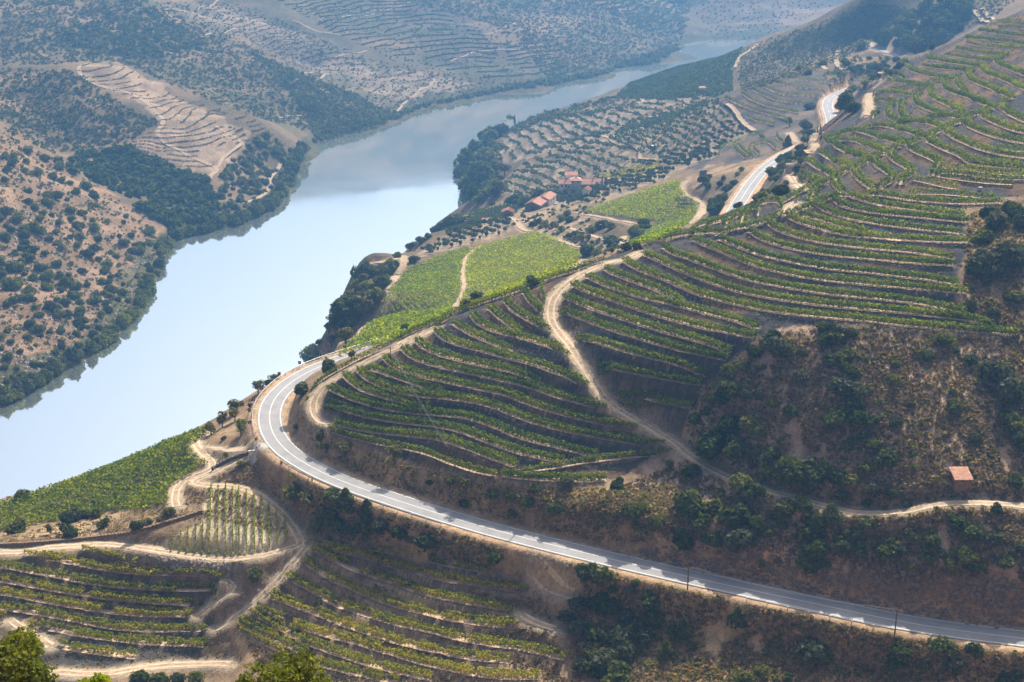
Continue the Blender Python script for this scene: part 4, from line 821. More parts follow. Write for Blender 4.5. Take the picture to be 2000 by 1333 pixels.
def ordinal(n):
    if n < 20: return ORD[n]
    tens = {2: 'twenty', 3: 'thirty', 4: 'forty', 5: 'fifty', 6: 'sixty'}[(n + 1) // 10]
    return tens + ('ieth' if False else '-' + ORD[(n % 10)]) if (n + 1) % 10 else tens[:-1] + 'ieth'
ZTXT = {'spur': 'on the lower terraced spur above the road bend', 'face': 'on the dark terraced slope right of the dirt track', 'crest': 'looping over the terrace crest before the far road', 'upper': 'winding on the folded terraces at upper right',
        'top': 'on the highest terraces at the right edge', 'knoll': 'on the small terraced knoll left of the far road', 'front_left': 'on the foreground terraces at lower left', 'front_mid': 'on the weedy terraces below the road', 'block': 'in the fan-shaped plot of bare tan soil'}
ZGRP = {k: 'vine rows ' + v for k, v in ZTXT.items()}
cnt = {}
order = sorted(range(len(VROWS)), key=lambda k: (VROWS[k][0], project(VROWS[k][3].mean(0))[0] if VROWS[k][0] == 'block' else -project(VROWS[k][3].mean(0))[1]))
for k in order:
    zn, ri, outer, P = VROWS[k]
    Zr = project(P.mean(0))[2]
    lod = 1.0 if Zr < 345 else 1.2 if Zr < 450 else 1.5 if Zr < 640 else 1.7
    front = zn.startswith('front')
    mat = M['vine_autumn'] if front else M['vine_bright'] if zn == 'block' else M['vine']
    o = vine_row(P, zn, lod, 0.22 if front else 0.1 if zn == 'block' else 0.05, mat, 1.5 if front else 1.05 if zn == 'block' else 2.4 if zn == 'knoll' else 1.9 if zn in ('upper', 'top', 'crest') else 1.65)
    if o is None: continue
    i = cnt.get(zn, 0); cnt[zn] = i + 1
    if zn == 'block': lab = f'{ordinal(i)} vine row from the left {ZTXT[zn]}'
    else: lab = f'{ordinal(i)} vine row up {ZTXT[zn]}'
    tag(o, lab, 'vine row', ZGRP[zn])
# ------------------------------------------------------------------ plants: a few of each kind are grown, then copied
def grow_crown(kind, seed):
    r = np.random.default_rng(seed)
    if kind == 'cypress':
        n = 420; h = r.random(n) ** 0.9; rad = 0.16 * np.sin(np.pi * (0.08 + 0.9 * h) ** 0.8) + 0.02; a = r.random(n) * 6.283
        c = np.stack([np.cos(a) * rad, np.sin(a) * rad, 0.08 + h * 1.9], 1); hs = r.uniform(0.035, 0.06, n)
    elif kind == 'cone':
        n = 620; h = r.random(n) ** 1.2; a_ = r.random(n) * 6.283; rad = (1 - h ** 1.7) ** 0.85 * 0.8 * (0.6 + 0.45 * r.random(n)) * (1 + 0.18 * np.sin(a_ * 3 + h * 9)); a = a_
        c = np.stack([np.cos(a) * rad, np.sin(a) * rad, 0.1 + h * 1.75], 1); hs = r.uniform(0.07, 0.12, n)
    else:
        P = {'round': (9, 0.62, 0.46, 0.85, 640, (0.07, 0.13)), 'tall': (10, 0.55, 0.42, 1.25, 680, (0.07, 0.13)), 'broom': (8, 0.6, 0.5, 0.85, 520, (0.05, 0.1)), 'olive': (8, 0.62, 0.36, 0.95, 420, (0.07, 0.12)), 'airy': (8, 0.68, 0.32, 1.0, 330, (0.06, 0.11))}[kind]
        nl, spread, lr, ht, n, hr = P
        L = r.normal(size=(nl, 3)); L /= np.linalg.norm(L, axis=1)[:, None]; L *= spread * r.random((nl, 1)) ** 0.4; L[:, 2] = np.abs(L[:, 2]) * 0.95
        L[0] = (0, 0, 0.35)
        rad = lr * r.uniform(0.7, 1.2, nl); w = rad ** 2 / (rad ** 2).sum(); li = r.choice(nl, n, p=w)
        d = r.normal(size=(n, 3)); d[:, 2] = d[:, 2] * 0.9 + 0.25; d /= np.linalg.norm(d, axis=1)[:, None]
        c = L[li] + d * (rad[li] * r.uniform(0.72, 1.08, n))[:, None]
        base = {'olive': 0.62, 'airy': 0.7, 'tall': 0.42}.get(kind, 0.3)
        c[:, 2] = base + c[:, 2] * ht; d = d[c[:, 2] > 0.04]; c = c[c[:, 2] > 0.04]; hs = r.uniform(*hr, len(c))
    global rng
    ov = c - np.array([0, 0, c[:, 2].mean()])
    if kind not in ('cypress', 'cone'): ov = d[:len(c)] * 0.9 if len(d) == len(c) else ov
    ov = ov / (np.linalg.norm(ov, axis=1)[:, None] + 1e-6); keep = rng; rng = r; V, F = leaf_quads(c, hs, 0.3, 1.0, ov); rng = keep
    return V, F
def grow_trunk(kind):
    m = MB(); h = {'olive': 0.75, 'airy': 0.85, 'tall': 0.7, 'cypress': 0.4}.get(kind, 0.5); r = {'cypress': 0.05}.get(kind, 0.085)
    m.bar((0, 0, -0.35), (0.03, 0.02, h * 0.55), r, r * 0.75, 6)
    if kind != 'cypress':
        for a in (0.3, 2.2, 4.4): m.bar((0.03, 0.02, h * 0.5), (math.cos(a) * 0.33, math.sin(a) * 0.33, h * 1.15), r * 0.6, r * 0.25, 5)
    return m.mesh('trunk', M['bark'])
KIND = {'o': ('round', 'oak'), 'h': ('round', 'oak2'), 'g': ('round', 'greyoak'), 'b': ('broom', 'broom'), 'B': ('round', 'broom'), 'c': ('cone', 'oak'), 'C': ('cone', 'broom'), 'a': ('airy', 'almond'), 't': ('tall', 'oak'), 'y': ('cypress', 'cypress'), 'l': ('olive', 'olive'), 'T': ('airy', 'broom'), 'G': ('tall', 'greyoak')}
PROTO = {}
def proto(k):
    if k not in PROTO:
        shape, mat = KIND[k]; L = []
        for s in range(4):
            V, F = grow_crown(shape, sum(map(ord, k + shape)) * 7 + s); L.append((np_mesh('crown', V, F, M[mat]), grow_trunk(shape)))
        PROTO[k] = L
    return PROTO[k]
KN = {'h': ('olive_green_shrub', 'olive green shrub', 'shrub'), 'o': ('oak_shrub', 'dark green round shrub', 'shrub'), 'g': ('grey_shrub', 'grey-green shrub', 'shrub'), 'b': ('broom_bush', 'feathery yellow-green bush', 'bush'), 'B': ('green_bush', 'bright green bush', 'bush'), 'c': ('juniper_tree', 'dark conical tree', 'tree'), 'C': ('young_conifer', 'pale conical young tree', 'tree'),
      'a': ('almond_tree', 'open-crowned olive-brown tree', 'tree'), 't': ('oak_tree', 'tall dark green tree', 'tree'), 'y': ('cypress_tree', 'slim dark cypress', 'tree'), 'l': ('olive_tree', 'silvery olive tree', 'tree'), 'T': ('small_tree', 'small light green tree', 'tree'), 'G': ('poplar_tree', 'tall grey-green tree', 'tree')}
def plant(k, p, rad, hs=1.0, label=None, group=None):
    cr, tk = proto(k)[random.randrange(4)]
    nm, txt, cat = KN[k]
    o = empty(nm, (p[0], p[1], float(gz_at(p[0], p[1])) - 0.05 * rad), random.uniform(0, 6.28)); o.scale = (rad * random.uniform(0.9, 1.1), rad * random.uniform(0.9, 1.1), rad * hs * random.uniform(0.9, 1.12))
    mobj('crown', cr, o); mobj('trunk', tk, o)
    return tag(o, label or txt, cat, group)
# landmarks that labels can refer to
LM = [((1877, 945), 'the stone hut'), ((524, 812), 'the road bend'), ((1420, 920), 'the main track foot'), ((1830, 1000), 'the footpath by the stone hut'), ((900, 1040), 'the roadside lay-by'), ((1750, 1220), 'the right-hand utility pole'), ((1345, 1140), 'the middle utility pole'), ((480, 1020), 'the fan-shaped vine plot'),
      ((1130, 365), 'the farmhouse'), ((1050, 400), 'the long barn'), ((990, 415), 'the small shed'), ((1460, 370), 'the far straight of road'), ((1615, 220), 'the far road curve'), ((1545, 345), 'the upper dirt track'), ((1800, 880), 'the scrub slope centre'), ((1700, 720), 'the lowest dark terrace'), ((1950, 430), 'the dark gully at right'), ((1950, 820), 'the right edge of the scrub'),
      ((1500, 1090), 'the road cutting'), ((1180, 1250), 'the shaded gully below the road'), ((650, 1000), 'the guardrail below the bend'), ((720, 930), 'the almond bank above the road'), ((100, 1020), 'the riverside vine field'), ((820, 540), 'the valley vine fields'), ((740, 560), 'the riverside track'), ((930, 340), 'the wooded point'), ((1220, 450), 'the bank below the yellow field'), ((1560, 280), 'the far cypresses'), ((1000, 1150), 'the weedy terraces'), ((1450, 800), 'the lower end of the dark terraces'), ((420, 870), 'the looping dirt track'), ((260, 1310), 'the bottom dirt track'), ((1640, 150), 'the far pole line')]
USED = {}
def lm_label(k, u, v, wpx):
    txt = KN[k][1]; d = [math.hypot((u - a) , (v - b) * 1.3) for (a, b), _ in LM]; i = int(np.argmin(d)); (a, b), nm = LM[i]
    dx, dy = u - a, v - b
    rel = ('right of' if dx > 0 else 'left of') if abs(dx) > abs(dy) * 1.2 else ('just above' if dy < 0 else 'just below')
    size = 'large ' if wpx > 48 else 'small ' if wpx < 22 else ''
    return f'{size}{txt} {rel} {nm}'
PL = []
def sheet(x0, y0, k, items):
    for it in items:
        X, Y, W = it[:3]; kd = it[3] if len(it) > 3 else 'o'
        PL.append((x0 + X / k, y0 + Y / k, W / k, kd))
o, g, b, B, c, Cc, a, t = 'o', 'g', 'b', 'B', 'c', 'C', 'a', 't'
sheet(1300, 430, 2.857, [(880, 600, 80), (935, 650, 130), (1035, 620, 90), (590, 640, 100), (620, 700, 160, g), (490, 730, 90), (440, 810, 80), (345, 830, 100), (525, 820, 60), (745, 740, 40), (1025, 740, 90, B), (1030, 830, 95), (935, 770, 110), (745, 870, 90, g), (1545, 660, 110, b), (1450, 740, 90), (1620, 725, 40), (1700, 780, 80), (960, 930, 140, g), (1080, 950, 120, g), (1060, 1010, 130), (960, 1090, 150), (1060, 1090, 120), (1165, 1110, 80), (1285, 1125, 75, g), (1190, 1015, 50, b), (1265, 880, 70, b), (1610, 1035, 100), (1370, 1030, 50), (690, 1060, 100), (590, 1015, 80, b), (525, 985, 60, g), (460, 975, 90, g), (355, 930, 150), (300, 990, 120), (220, 1060, 80), (160, 1110, 80), (480, 1140, 160, B), (360, 1130, 130), (280, 1210, 200), (240, 1280, 120), (390, 1240, 110), (500, 1290, 80), (600, 1300, 90), (1045, 1230, 70), (1105, 1195, 70), (1150, 1240, 90), (1240, 1310, 100), (1720, 1215, 70, g), (1780, 90, 100), (1740, 100, 60, b), (1800, 240, 180, g), (1900, 200, 180, g), (1960, 180, 120), (1970, 420, 90, b), (1910, 430, 60), (1830, 510, 60), (1790, 340, 60, g), (1850, 850, 180, g), (1920, 940, 170, g), (1960, 960, 150), (1930, 1120, 130, B), (1890, 1060, 60), (1990, 1200, 150, g), (1600, 960, 40, g), (1380, 1300, 50)])
sheet(1620, 360, 4.442, [(1410, 230, 150), (1440, 310, 200, g), (1600, 230, 200), (1650, 330, 150, g), (1310, 430, 100, b), (1380, 460, 110), (1350, 640, 200, g), (1500, 590, 150, g), (1600, 640, 200, g), (1420, 730, 150, g), (1250, 720, 150), (1370, 820, 90, g), (1540, 960, 80), (1420, 1100, 100), (1220, 1040, 100, g), (60, 1260, 130), (180, 1280, 130)])
sheet(1300, 866, 2.854, [(500, 40, 60), (610, 55, 80), (420, 30, 150), (250, 20, 120), (140, 150, 120), (130, 310, 180), (250, 350, 110), (425, 220, 120, B), (500, 270, 120), (380, 390, 160), (510, 440, 95), (200, 440, 110), (95, 530, 140), (250, 520, 110), (430, 530, 180, g), (540, 670, 60, b), (625, 650, 50, B), (660, 340, 130, b), (770, 330, 110), (850, 320, 70), (600, 410, 50), (650, 450, 70), (720, 520, 40, b), (930, 390, 110), (1020, 380, 80), (830, 430, 120), (800, 490, 120), (1120, 440, 90), (1010, 500, 60, g), (995, 560, 100), (830, 580, 160), (790, 670, 140), (880, 660, 90), (1080, 600, 80), (1140, 560, 70, B), (1250, 590, 130), (1320, 590, 90, g), (1480, 540, 100), (1360, 490, 80, g), (1460, 640, 80), (1350, 680, 80, b), (1590, 670, 90, b), (1680, 610, 120, B), (1740, 680, 90), (1620, 440, 110), (1600, 410, 60), (1730, 500, 100), (1830, 530, 90, g), (1900, 650, 100), (1970, 580, 60, g), (1850, 360, 65), (1955, 200, 100), (1230, 80, 120), (1160, 250, 100, g), (1255, 270, 70), (1120, 330, 60), (1280, 350, 70), (1340, 330, 60), (1385, 130, 50, b), (700, 140, 200), (800, 170, 180), (850, 110, 120), (960, 180, 110), (1050, 190, 100, b), (1115, 130, 80, B), (980, 290, 80), (640, 170, 120), (570, 140, 120),
 (400, 975, 105, c), (105, 1050, 90, Cc), (155, 1130, 50), (20, 1150, 50, Cc), (630, 1120, 60, b), (820, 1140, 170, g), (880, 1190, 90), (1310, 1140, 130), (1300, 1210, 110), (1540, 1120, 140, b), (1730, 1140, 95), (1620, 1240, 110, g), (1440, 1230, 80, b), (1920, 1300, 120), (530, 1270, 80, b), (440, 1310, 120, b), (620, 1320, 60), (35, 1030, 60), (680, 1300, 70)])
sheet(650, 866, 2.854, [(105, 110, 110), (65, 45, 95, a), (340, 70, 90, a), (430, 205, 130, a), (535, 215, 40), (650, 225, 90, a), (745, 235, 110, a), (1300, 220, 80, g), (1125, 250, 60), (1590, 220, 90), (1235, 350, 100), (1655, 370, 110), (1795, 425, 80), (1090, 330, 80), (990, 290, 80), (890, 280, 80), (1000, 390, 60), (650, 310, 90), (730, 330, 60), (1500, 410, 40, b), (1720, 360, 80, b), (1690, 450, 40, b), (1470, 475, 40, b),
 (20, 270, 90), (80, 330, 110, c), (0, 390, 80), (190, 370, 100, c), (175, 450, 110, c), (275, 450, 110, g), (40, 460, 90), (370, 490, 110), (435, 535, 60, g), (530, 530, 120), (100, 480, 60, b), (910, 635, 110), (1150, 625, 80, g), (1180, 610, 60), (1240, 680, 50), (1300, 690, 110, t), (1370, 660, 140, c), (1480, 730, 160), (1560, 810, 70), (1690, 775, 60), (1360, 890, 110, g), (1300, 960, 90, g), (1470, 880, 110), (1550, 900, 110), (1370, 1020, 110, g), (1450, 1060, 120), (1580, 1090, 150, g), (1650, 1040, 110, g), (1540, 1190, 200, g), (1620, 1150, 130, g), (1460, 1130, 80, b), (1760, 1000, 70), (1815, 1000, 50), (1900, 1030, 60), (1955, 1040, 90, c), (1860, 1155, 90, Cc), (1930, 960, 40, b), (1580, 1280, 200), (1480, 1270, 120)])
sheet(0, 866, 2.857, [(770, 460, 80), (940, 375, 75), (835, 435, 40), (105, 460, 120, B), (390, 410, 110, g), (390, 480, 100), (280, 490, 60, a), (540, 385, 80, B), (480, 390, 80, B), (580, 445, 70), (125, 290, 80, B), (1650, 270, 150, b), (1720, 340, 120, a), (1860, 290, 110), (1930, 320, 110, c), (1840, 390, 120), (1900, 460, 90), (1760, 460, 100, b), (1960, 480, 60), (1430, 725, 110, b), (1780, 880, 60, g), (1350, 110, 50, b), (1265, 75, 40, a), (1390, 10, 80, 'T'), (885, 430, 25)])
sheet(0, 1040, 4.55, [(1230, 1260, 150), (1400, 1290, 170), (1580, 1300, 130), (510, 1250, 80, g), (1740, 1290, 150, b)])
sheet(0, 430, 2.857, [(1840, 820, 95, t), (1690, 940, 85, t), (1320, 1050, 90, a), (1440, 940, 90, a), (1500, 905, 50), (1405, 1035, 55, B), (1560, 880, 80, b), (1640, 830, 90, b), (1740, 740, 110, B), (1850, 680, 80, a), (1930, 655, 80, a), (1790, 675, 45), (1310, 1100, 80, a), (1240, 1130, 90, a), (1180, 1180, 80, a), (1345, 1170, 90, 'T'), (1395, 1245, 90, 'T'), (1250, 1215, 30, g), (1615, 1110, 60, B), (1655, 1150, 40, b), (1790, 1220, 90, a), (1820, 1280, 60, a), (1930, 1280, 90, a), (1960, 760, 60, a)])
sheet(650, 430, 2.857, [(70, 480, 140, t), (50, 560, 130), (110, 560, 80, B), (140, 600, 80), (70, 660, 90, a), (10, 680, 60, a), (40, 600, 80), (245, 410, 100, B), (210, 490, 90, a), (185, 290, 100, t), (150, 310, 90, t), (290, 340, 80), (310, 200, 100), (330, 240, 80), (380, 160, 70), (410, 190, 50), (440, 140, 60), (460, 220, 60, g), (180, 520, 80, a), (95, 520, 80), (600, 35, 60), (570, 55, 50), (650, 20, 50), (530, 85, 50), (490, 110, 60), (410, 605, 60), (490, 580, 110, a), (310, 635, 70, a), (1115, 340, 80), (805, 445, 80, a), (740, 480, 60, a), (1420, 170, 90), (1555, 120, 100), (1690, 70, 90, B), (1740, 40, 80), (1480, 180, 60, b), (1640, 150, 60, g), (1700, 150, 60, g), (1380, 60, 60)])
sheet(650, 0, 2.857, [(790, 830, 90, t), (740, 900, 120, t), (720, 960, 90, t), (830, 990, 170, t), (780, 1080, 100, t), (850, 860, 110, b), (880, 760, 90, B), (900, 910, 110, a), (960, 960, 80, a), (930, 820, 70, b), (870, 1060, 90, b), (930, 1060, 100, a), (820, 1110, 80, b), (700, 1215, 90, b), (610, 1260, 50), (570, 1275, 60), (660, 1225, 60), (890, 1135, 40, g), (990, 670, 50, t), (960, 690, 60, b), (940, 720, 60), (1150, 1110, 130), (1080, 1120, 80), (1030, 1105, 70), (1230, 1080, 90), (1200, 1120, 70), (1360, 1045, 90, c), (1400, 1060, 70), (1305, 1190, 50, b), (1160, 1205, 40), (1320, 1225, 50), (1500, 1250, 70), (1550, 1260, 60, b), (1690, 1270, 60, b), (1735, 1240, 70), (1440, 1280, 70, b), (1280, 1215, 50, b)])
sheet(1300, 0, 2.857, [(1010, 570, 110, t), (1060, 600, 80), (980, 590, 70), (780, 700, 80), (800, 740, 70), (780, 770, 60, B), (690, 690, 50, 'T'), (680, 800, 50, c), (640, 840, 60), (750, 860, 60), (700, 880, 60), (650, 880, 50), (670, 910, 50, b), (590, 960, 80), (640, 1060, 100), (540, 1090, 80, b), (310, 1110, 80), (280, 1150, 130), (340, 1050, 60), (220, 1000, 60), (400, 970, 30, B), (810, 590, 60), (790, 405, 40), (740, 380, 40, b), (880, 350, 50, B), (1000, 345, 60), (1090, 250, 80, b), (1180, 370, 70), (1230, 330, 60, b), (1320, 350, 60), (1160, 430, 60, b), (1110, 460, 50, b), (1050, 490, 50, b)])
uv = np.array([(u, v + 0.30 * w_ * (1.25 if kd in 'tcC' else 1.0)) for u, v, w_, kd in PL])
PP = cast(uv); ZZ = project(PP)[2]
def clear(p, rad=0): return bil(GX, GY, DR, p[0], p[1]) > 5.0 + 0.7 * rad and bil(GX, GY, DT, p[0], p[1]) > 1.6 + 0.5 * rad and math.hypot(p[0] - HUT[0], p[1] - HUT[1] - 2) > 4.5 + rad
HUT = cast([(1879, 965)])[0]
for (u, v, w_, kd), p, Zp in zip(PL, PP, ZZ):
    if not clear(p, 0.4 * 0.56 * w_ * Zp / FPX): continue
    plant(kd, p, 0.64 * w_ * Zp / FPX, 1.0, lm_label(kd, u, v, w_), 'shrubs and trees on the right bank')
# cypresses: (u, v base, height px)
for u, v, hpx, lab in ((1591, 266, 12, 'shortest slim cypress left of the upper dirt track'), (1596, 262, 13, 'middle slim cypress left of the upper dirt track'), (1602, 258, 15, 'tallest slim cypress left of the upper dirt track'), (1603, 274, 16, 'lone slim cypress at the head of the upper dirt track'), (1678, 178, 12, 'far slim cypress beside the upper hairpin'), (1705, 190, 12, 'slim cypress at the end of the upper straight track'), (1176, 361, 15, 'taller slim cypress right of the farmhouse'), (1184, 361, 10, 'shorter slim cypress right of the farmhouse'), (1125, 375, 29, 'tall cypress before the farmhouse tower'), (1005, 246, 20, 'tall cypress on the wooded point by the river'), (1243, 185, 8, 'tiny cypress beside the far pale track')):
    p = cast([(u, v)])[0]; Zp = project(p)[2]; plant('y', p, hpx * Zp / FPX / 1.95, 1.0, lab, 'cypresses')

def scatter(poly, n, mind, jit=1.0, zmax=9999, zmin=0):
    poly = np.asarray(poly, float); lo = poly.min(0); hi = poly.max(0); pts = np.zeros((0, 2)); tries = 0
    r = rng.random((n * 30, 2)) * (hi - lo) + lo; r = r[inpoly(poly, r[:, 0], r[:, 1])]
    if mind <= 0: return r[:n]
    keep = []; cell = {}
    for q in r:
        ck = (int(q[0] // mind), int(q[1] // mind)); ok = True
        for dx in (-1, 0, 1):
            for dy in (-1, 0, 1):
                for w_ in cell.get((ck[0] + dx, ck[1] + dy), ()):
                    if (w_[0] - q[0]) ** 2 + (w_[1] - q[1]) ** 2 < mind * mind: ok = False; break
        if ok: keep.append(q); cell.setdefault(ck, []).append(q)
        if len(keep) >= n: break
    return np.array(keep)
def cell9(poly, u, v):
    pb = np.asarray(poly, float); fx = (u - pb[:, 0].min()) / np.ptp(pb[:, 0]); fy = (v - pb[:, 1].min()) / np.ptp(pb[:, 1])
    return ('top', 'upper', 'middle', 'lower', 'bottom')[max(0, min(4, int(fy * 5)))] + ' ' + ('far left', 'left', 'centre', 'right', 'far right')[max(0, min(4, int(fx * 5)))]
def planted(poly, n, mind, wr, kinds, txt, group, hs=1.0):
    q = scatter(poly, n, mind)
    P = cast(q + np.array([0, 2.0])); Z = project(P)[2]
    for (u, v), p, Zp in zip(q, P, Z):
        if gz_at(p[0], p[1]) < 0.3 or not clear(p, 1.0): continue
        kd = random.choice(kinds); w_ = random.uniform(*wr) * (0.8 + 0.4 * random.random())
        where = cell9(poly, u, v)
        sz = 'big ' if w_ > wr[0] + 0.72 * (wr[1] - wr[0]) else 'little ' if w_ < wr[0] + 0.25 * (wr[1] - wr[0]) else ''
        plant(kd, p, 0.6 * w_ * Zp / FPX, hs, f'{sz}{KN[kd][1]} {txt}, {where}', group)
planted([(0, 262), (100, 315), (200, 378), (300, 440), (330, 475), (305, 525), (285, 575), (190, 680), (110, 725), (0, 785)], 170, 11, (11, 24), 'hhhhogbB', 'on the bare left bank', 'shrubs on the bare left bank')
planted([(0, 400), (60, 440), (150, 560), (190, 600), (150, 640), (60, 590), (0, 560)], 26, 16, (20, 32), 'hhogB', 'on the bare left bank', 'shrubs on the bare left bank')
for line, n, wr in (([(0, 790), (60, 760), (130, 714), (200, 672), (250, 628), (285, 580), (300, 540), (318, 505), (335, 468)], 70, (18, 34)), ([(340, 462), (400, 450), (470, 434), (535, 400), (566, 360), (574, 325), (590, 300)], 60, (16, 30))):
    L = dens(np.array(line, float), 2.0); q = L[rng.integers(0, len(L), n)] + rng.normal(0, 3, (n, 2)) - np.array([2, 0])
    P = cast(q); Z = project(P)[2]
    for p, Zp in zip(P, Z):
        if gz_at(p[0], p[1]) < 0.15: continue
        kd = random.choice('hhottGGbB'); plant(kd, p, 0.6 * random.uniform(*wr) * Zp / FPX, 1.0, f'{KN[kd][1]} at the left water line, ' + cell9(line, *project(p)[:2]), 'trees along the left shore')
RAVINE = [(100, 318), (180, 300), (250, 292), (330, 325), (400, 352), (425, 395), (420, 425), (350, 460), (300, 425), (200, 362)]
HEADTIP = [(430, 335), (470, 300), (520, 262), (560, 290), (600, 285), (580, 320), (560, 365), (520, 400), (440, 430), (415, 425), (430, 380)]
planted([(1705, 92), (1760, 45), (1810, 10), (1850, 0), (1900, 0), (1880, 55), (1830, 95), (1790, 112), (1750, 102)], 70, 8, (16, 30), 'ttttGg', 'in the wood above the far road', 'trees in the wood above the far road', 1.05)
planted([(1700, 110), (1790, 125), (1740, 150), (1690, 150), (1640, 145), (1660, 120)], 22, 8, (10, 20), 'oobBg', 'below the far road at upper right', 'shrubs below the far road')
planted([(640, 645), (690, 545), (740, 515), (790, 492), (772, 530), (735, 585), (690, 645), (650, 680)], 44, 9, (14, 30), 'hhBaTTb', 'on the bank beside the valley fields', 'bankside trees by the valley fields')
planted([(890, 340), (905, 300), (945, 270), (985, 262), (965, 300), (985, 340), (975, 380), (925, 395), (905, 385)], 46, 8, (16, 34), 'ttooobaB', 'on the wooded point by the river', 'trees on the wooded point')
planted([(480, 800), (540, 735), (620, 690), (640, 700), (560, 735), (500, 790)], 18, 9, (12, 26), 'aabBo', 'on the bank outside the road bend', 'bushes outside the road bend')
planted([(1100, 1095), (1250, 1140), (1300, 1200), (1290, 1330), (1150, 1330), (1100, 1250)], 16, 16, (24, 48), 'ooggb', 'in the shaded gully below the road', 'shrubs in the shaded gully')
planted([(1300, 900), (1450, 960), (1700, 1020), (2000, 1030), (2000, 1140), (1650, 1080), (1350, 1040)], 24, 20, (16, 32), 'hhggbB', 'between footpath and road', 'shrubs between footpath and road')
planted([(1350, 780), (1500, 660), (1700, 650), (1990, 680), (1990, 960), (1700, 980), (1450, 920), (1340, 860)], 18, 22, (10, 24), 'hhgbbB', 'on the scrub slope near the hut', 'shrubs on the scrub slope')
planted([(1380, 345), (1420, 330), (1490, 318), (1440, 400), (1380, 435), (1350, 440)], 16, 9, (8, 20), 'oobg', 'on the bank beside the far straight of road', 'shrubs beside the far road')
planted([(1500, 340), (1560, 280), (1600, 262), (1560, 330), (1540, 370), (1480, 400), (1440, 405)], 30, 9, (10, 24), 'oobgB', 'between the far road and the upper dirt track', 'shrubs between far road and track')
planted([(1010, 425), (1080, 440), (1200, 470), (1240, 490), (1170, 500), (1130, 478), (1050, 450)], 34, 8, (8, 20), 'oobBag', 'on the bank below the farm', 'bushes below the farm')
planted([(990, 395), (1060, 385), (1130, 375), (1120, 395), (1040, 405)], 16, 7, (10, 20), 'oott', 'around the farm buildings', 'trees around the farm')

# olive trees: planted on a grid in the orchards; the nearest 300 singly, the rest as one mass
OLV = []
for name, ang, sp, rowsp in (('small', 0.35, 6.5, 6.0), ('farm', 0.2, 7.0, 6.5), ('low', 0.25, 5.2, 8.0), ('mid', 0.9, 6.0, 5.6), ('far', 0.15, 6.0, 9.0)):
    poly = np.array(ORCH[name], float); c3 = cast(poly); lo = c3[:, :2].min(0) - 10; hi = c3[:, :2].max(0) + 10; ce = (lo + hi) / 2; R_ = np.linalg.norm(hi - lo) / 2
    s = np.arange(-R_, R_, sp); r = np.arange(-R_, R_, rowsp); S, Q = np.meshgrid(s, r); ca, sa = math.cos(ang), math.sin(ang)
    X = ce[0] + Q * ca - S * sa + rng.normal(0, 0.5, S.shape); Y = ce[1] + Q * sa + S * ca + rng.normal(0, 0.5, S.shape); X = X.ravel(); Y = Y.ravel()
    u, v, Zp = project(np.stack([X, Y, gz_at(X, Y)], 1)); k = inpoly(poly, u, v) & (Zp > 600) & (Zp < 1400) & (rng.random(len(X)) > 0.06)
    k &= bil(GX, GY, DT, X, Y) > 4
    OLV += [(x, y, zp, name) for x, y, zp in zip(X[k], Y[k], Zp[k])]
OLV.sort(key=lambda q: q[2])
OTX = {'small': 'in the small orchard above the valley fields', 'farm': 'in the orchard around the farmhouse', 'low': 'in the striped orchard behind the farm', 'mid': 'in the dense orchard below the terraced knoll', 'far': 'in the pale far orchard by the river'}
for x, y, zp, nm in OLV[:300]: plant('l', (x, y), random.uniform(1.5, 2.3), 1.0, 'olive tree ' + OTX[nm] + ', ' + cell9(ORCH[nm], *project(np.array((x, y, float(gz_at(x, y)))))[:2]), 'olive trees ' + OTX[nm])
def mass(name, P, rad, mat, label, nq=16, hf=(0.22, 0.42), flat=0.8):
    P = np.asarray(P); rad = np.asarray(rad); n = len(P); idx = np.repeat(np.arange(n), nq)
    d = rng.normal(size=(len(idx), 3)); d /= np.linalg.norm(d, axis=1)[:, None]; d[:, 2] = np.abs(d[:, 2]) * flat * 1.3 + 0.1
    cen = P[idx] + d * (rad[idx] * rng.uniform(0.45, 1.0, len(idx)))[:, None]
    V, F = leaf_quads(cen, rad[idx] * rng.uniform(*hf, len(idx)), 0.4)
    org = P.mean(0); org = np.array([org[0], org[1], 0]); ob = mobj(name, np_mesh(name, V - org, F, M[mat])); ob.location = org
    return tag(ob, label, None, None, 'stuff')
rest = OLV[300:]
if rest:
    P = np.array([(x, y, 0) for x, y, *_ in rest]); P[:, 2] = gz_at(P[:, 0], P[:, 1]) + 1.1
    mass('olive_trees', P, rng.uniform(1.6, 2.4, len(P)), 'olive', 'farther olive trees filling the pale orchards by the river', 14)

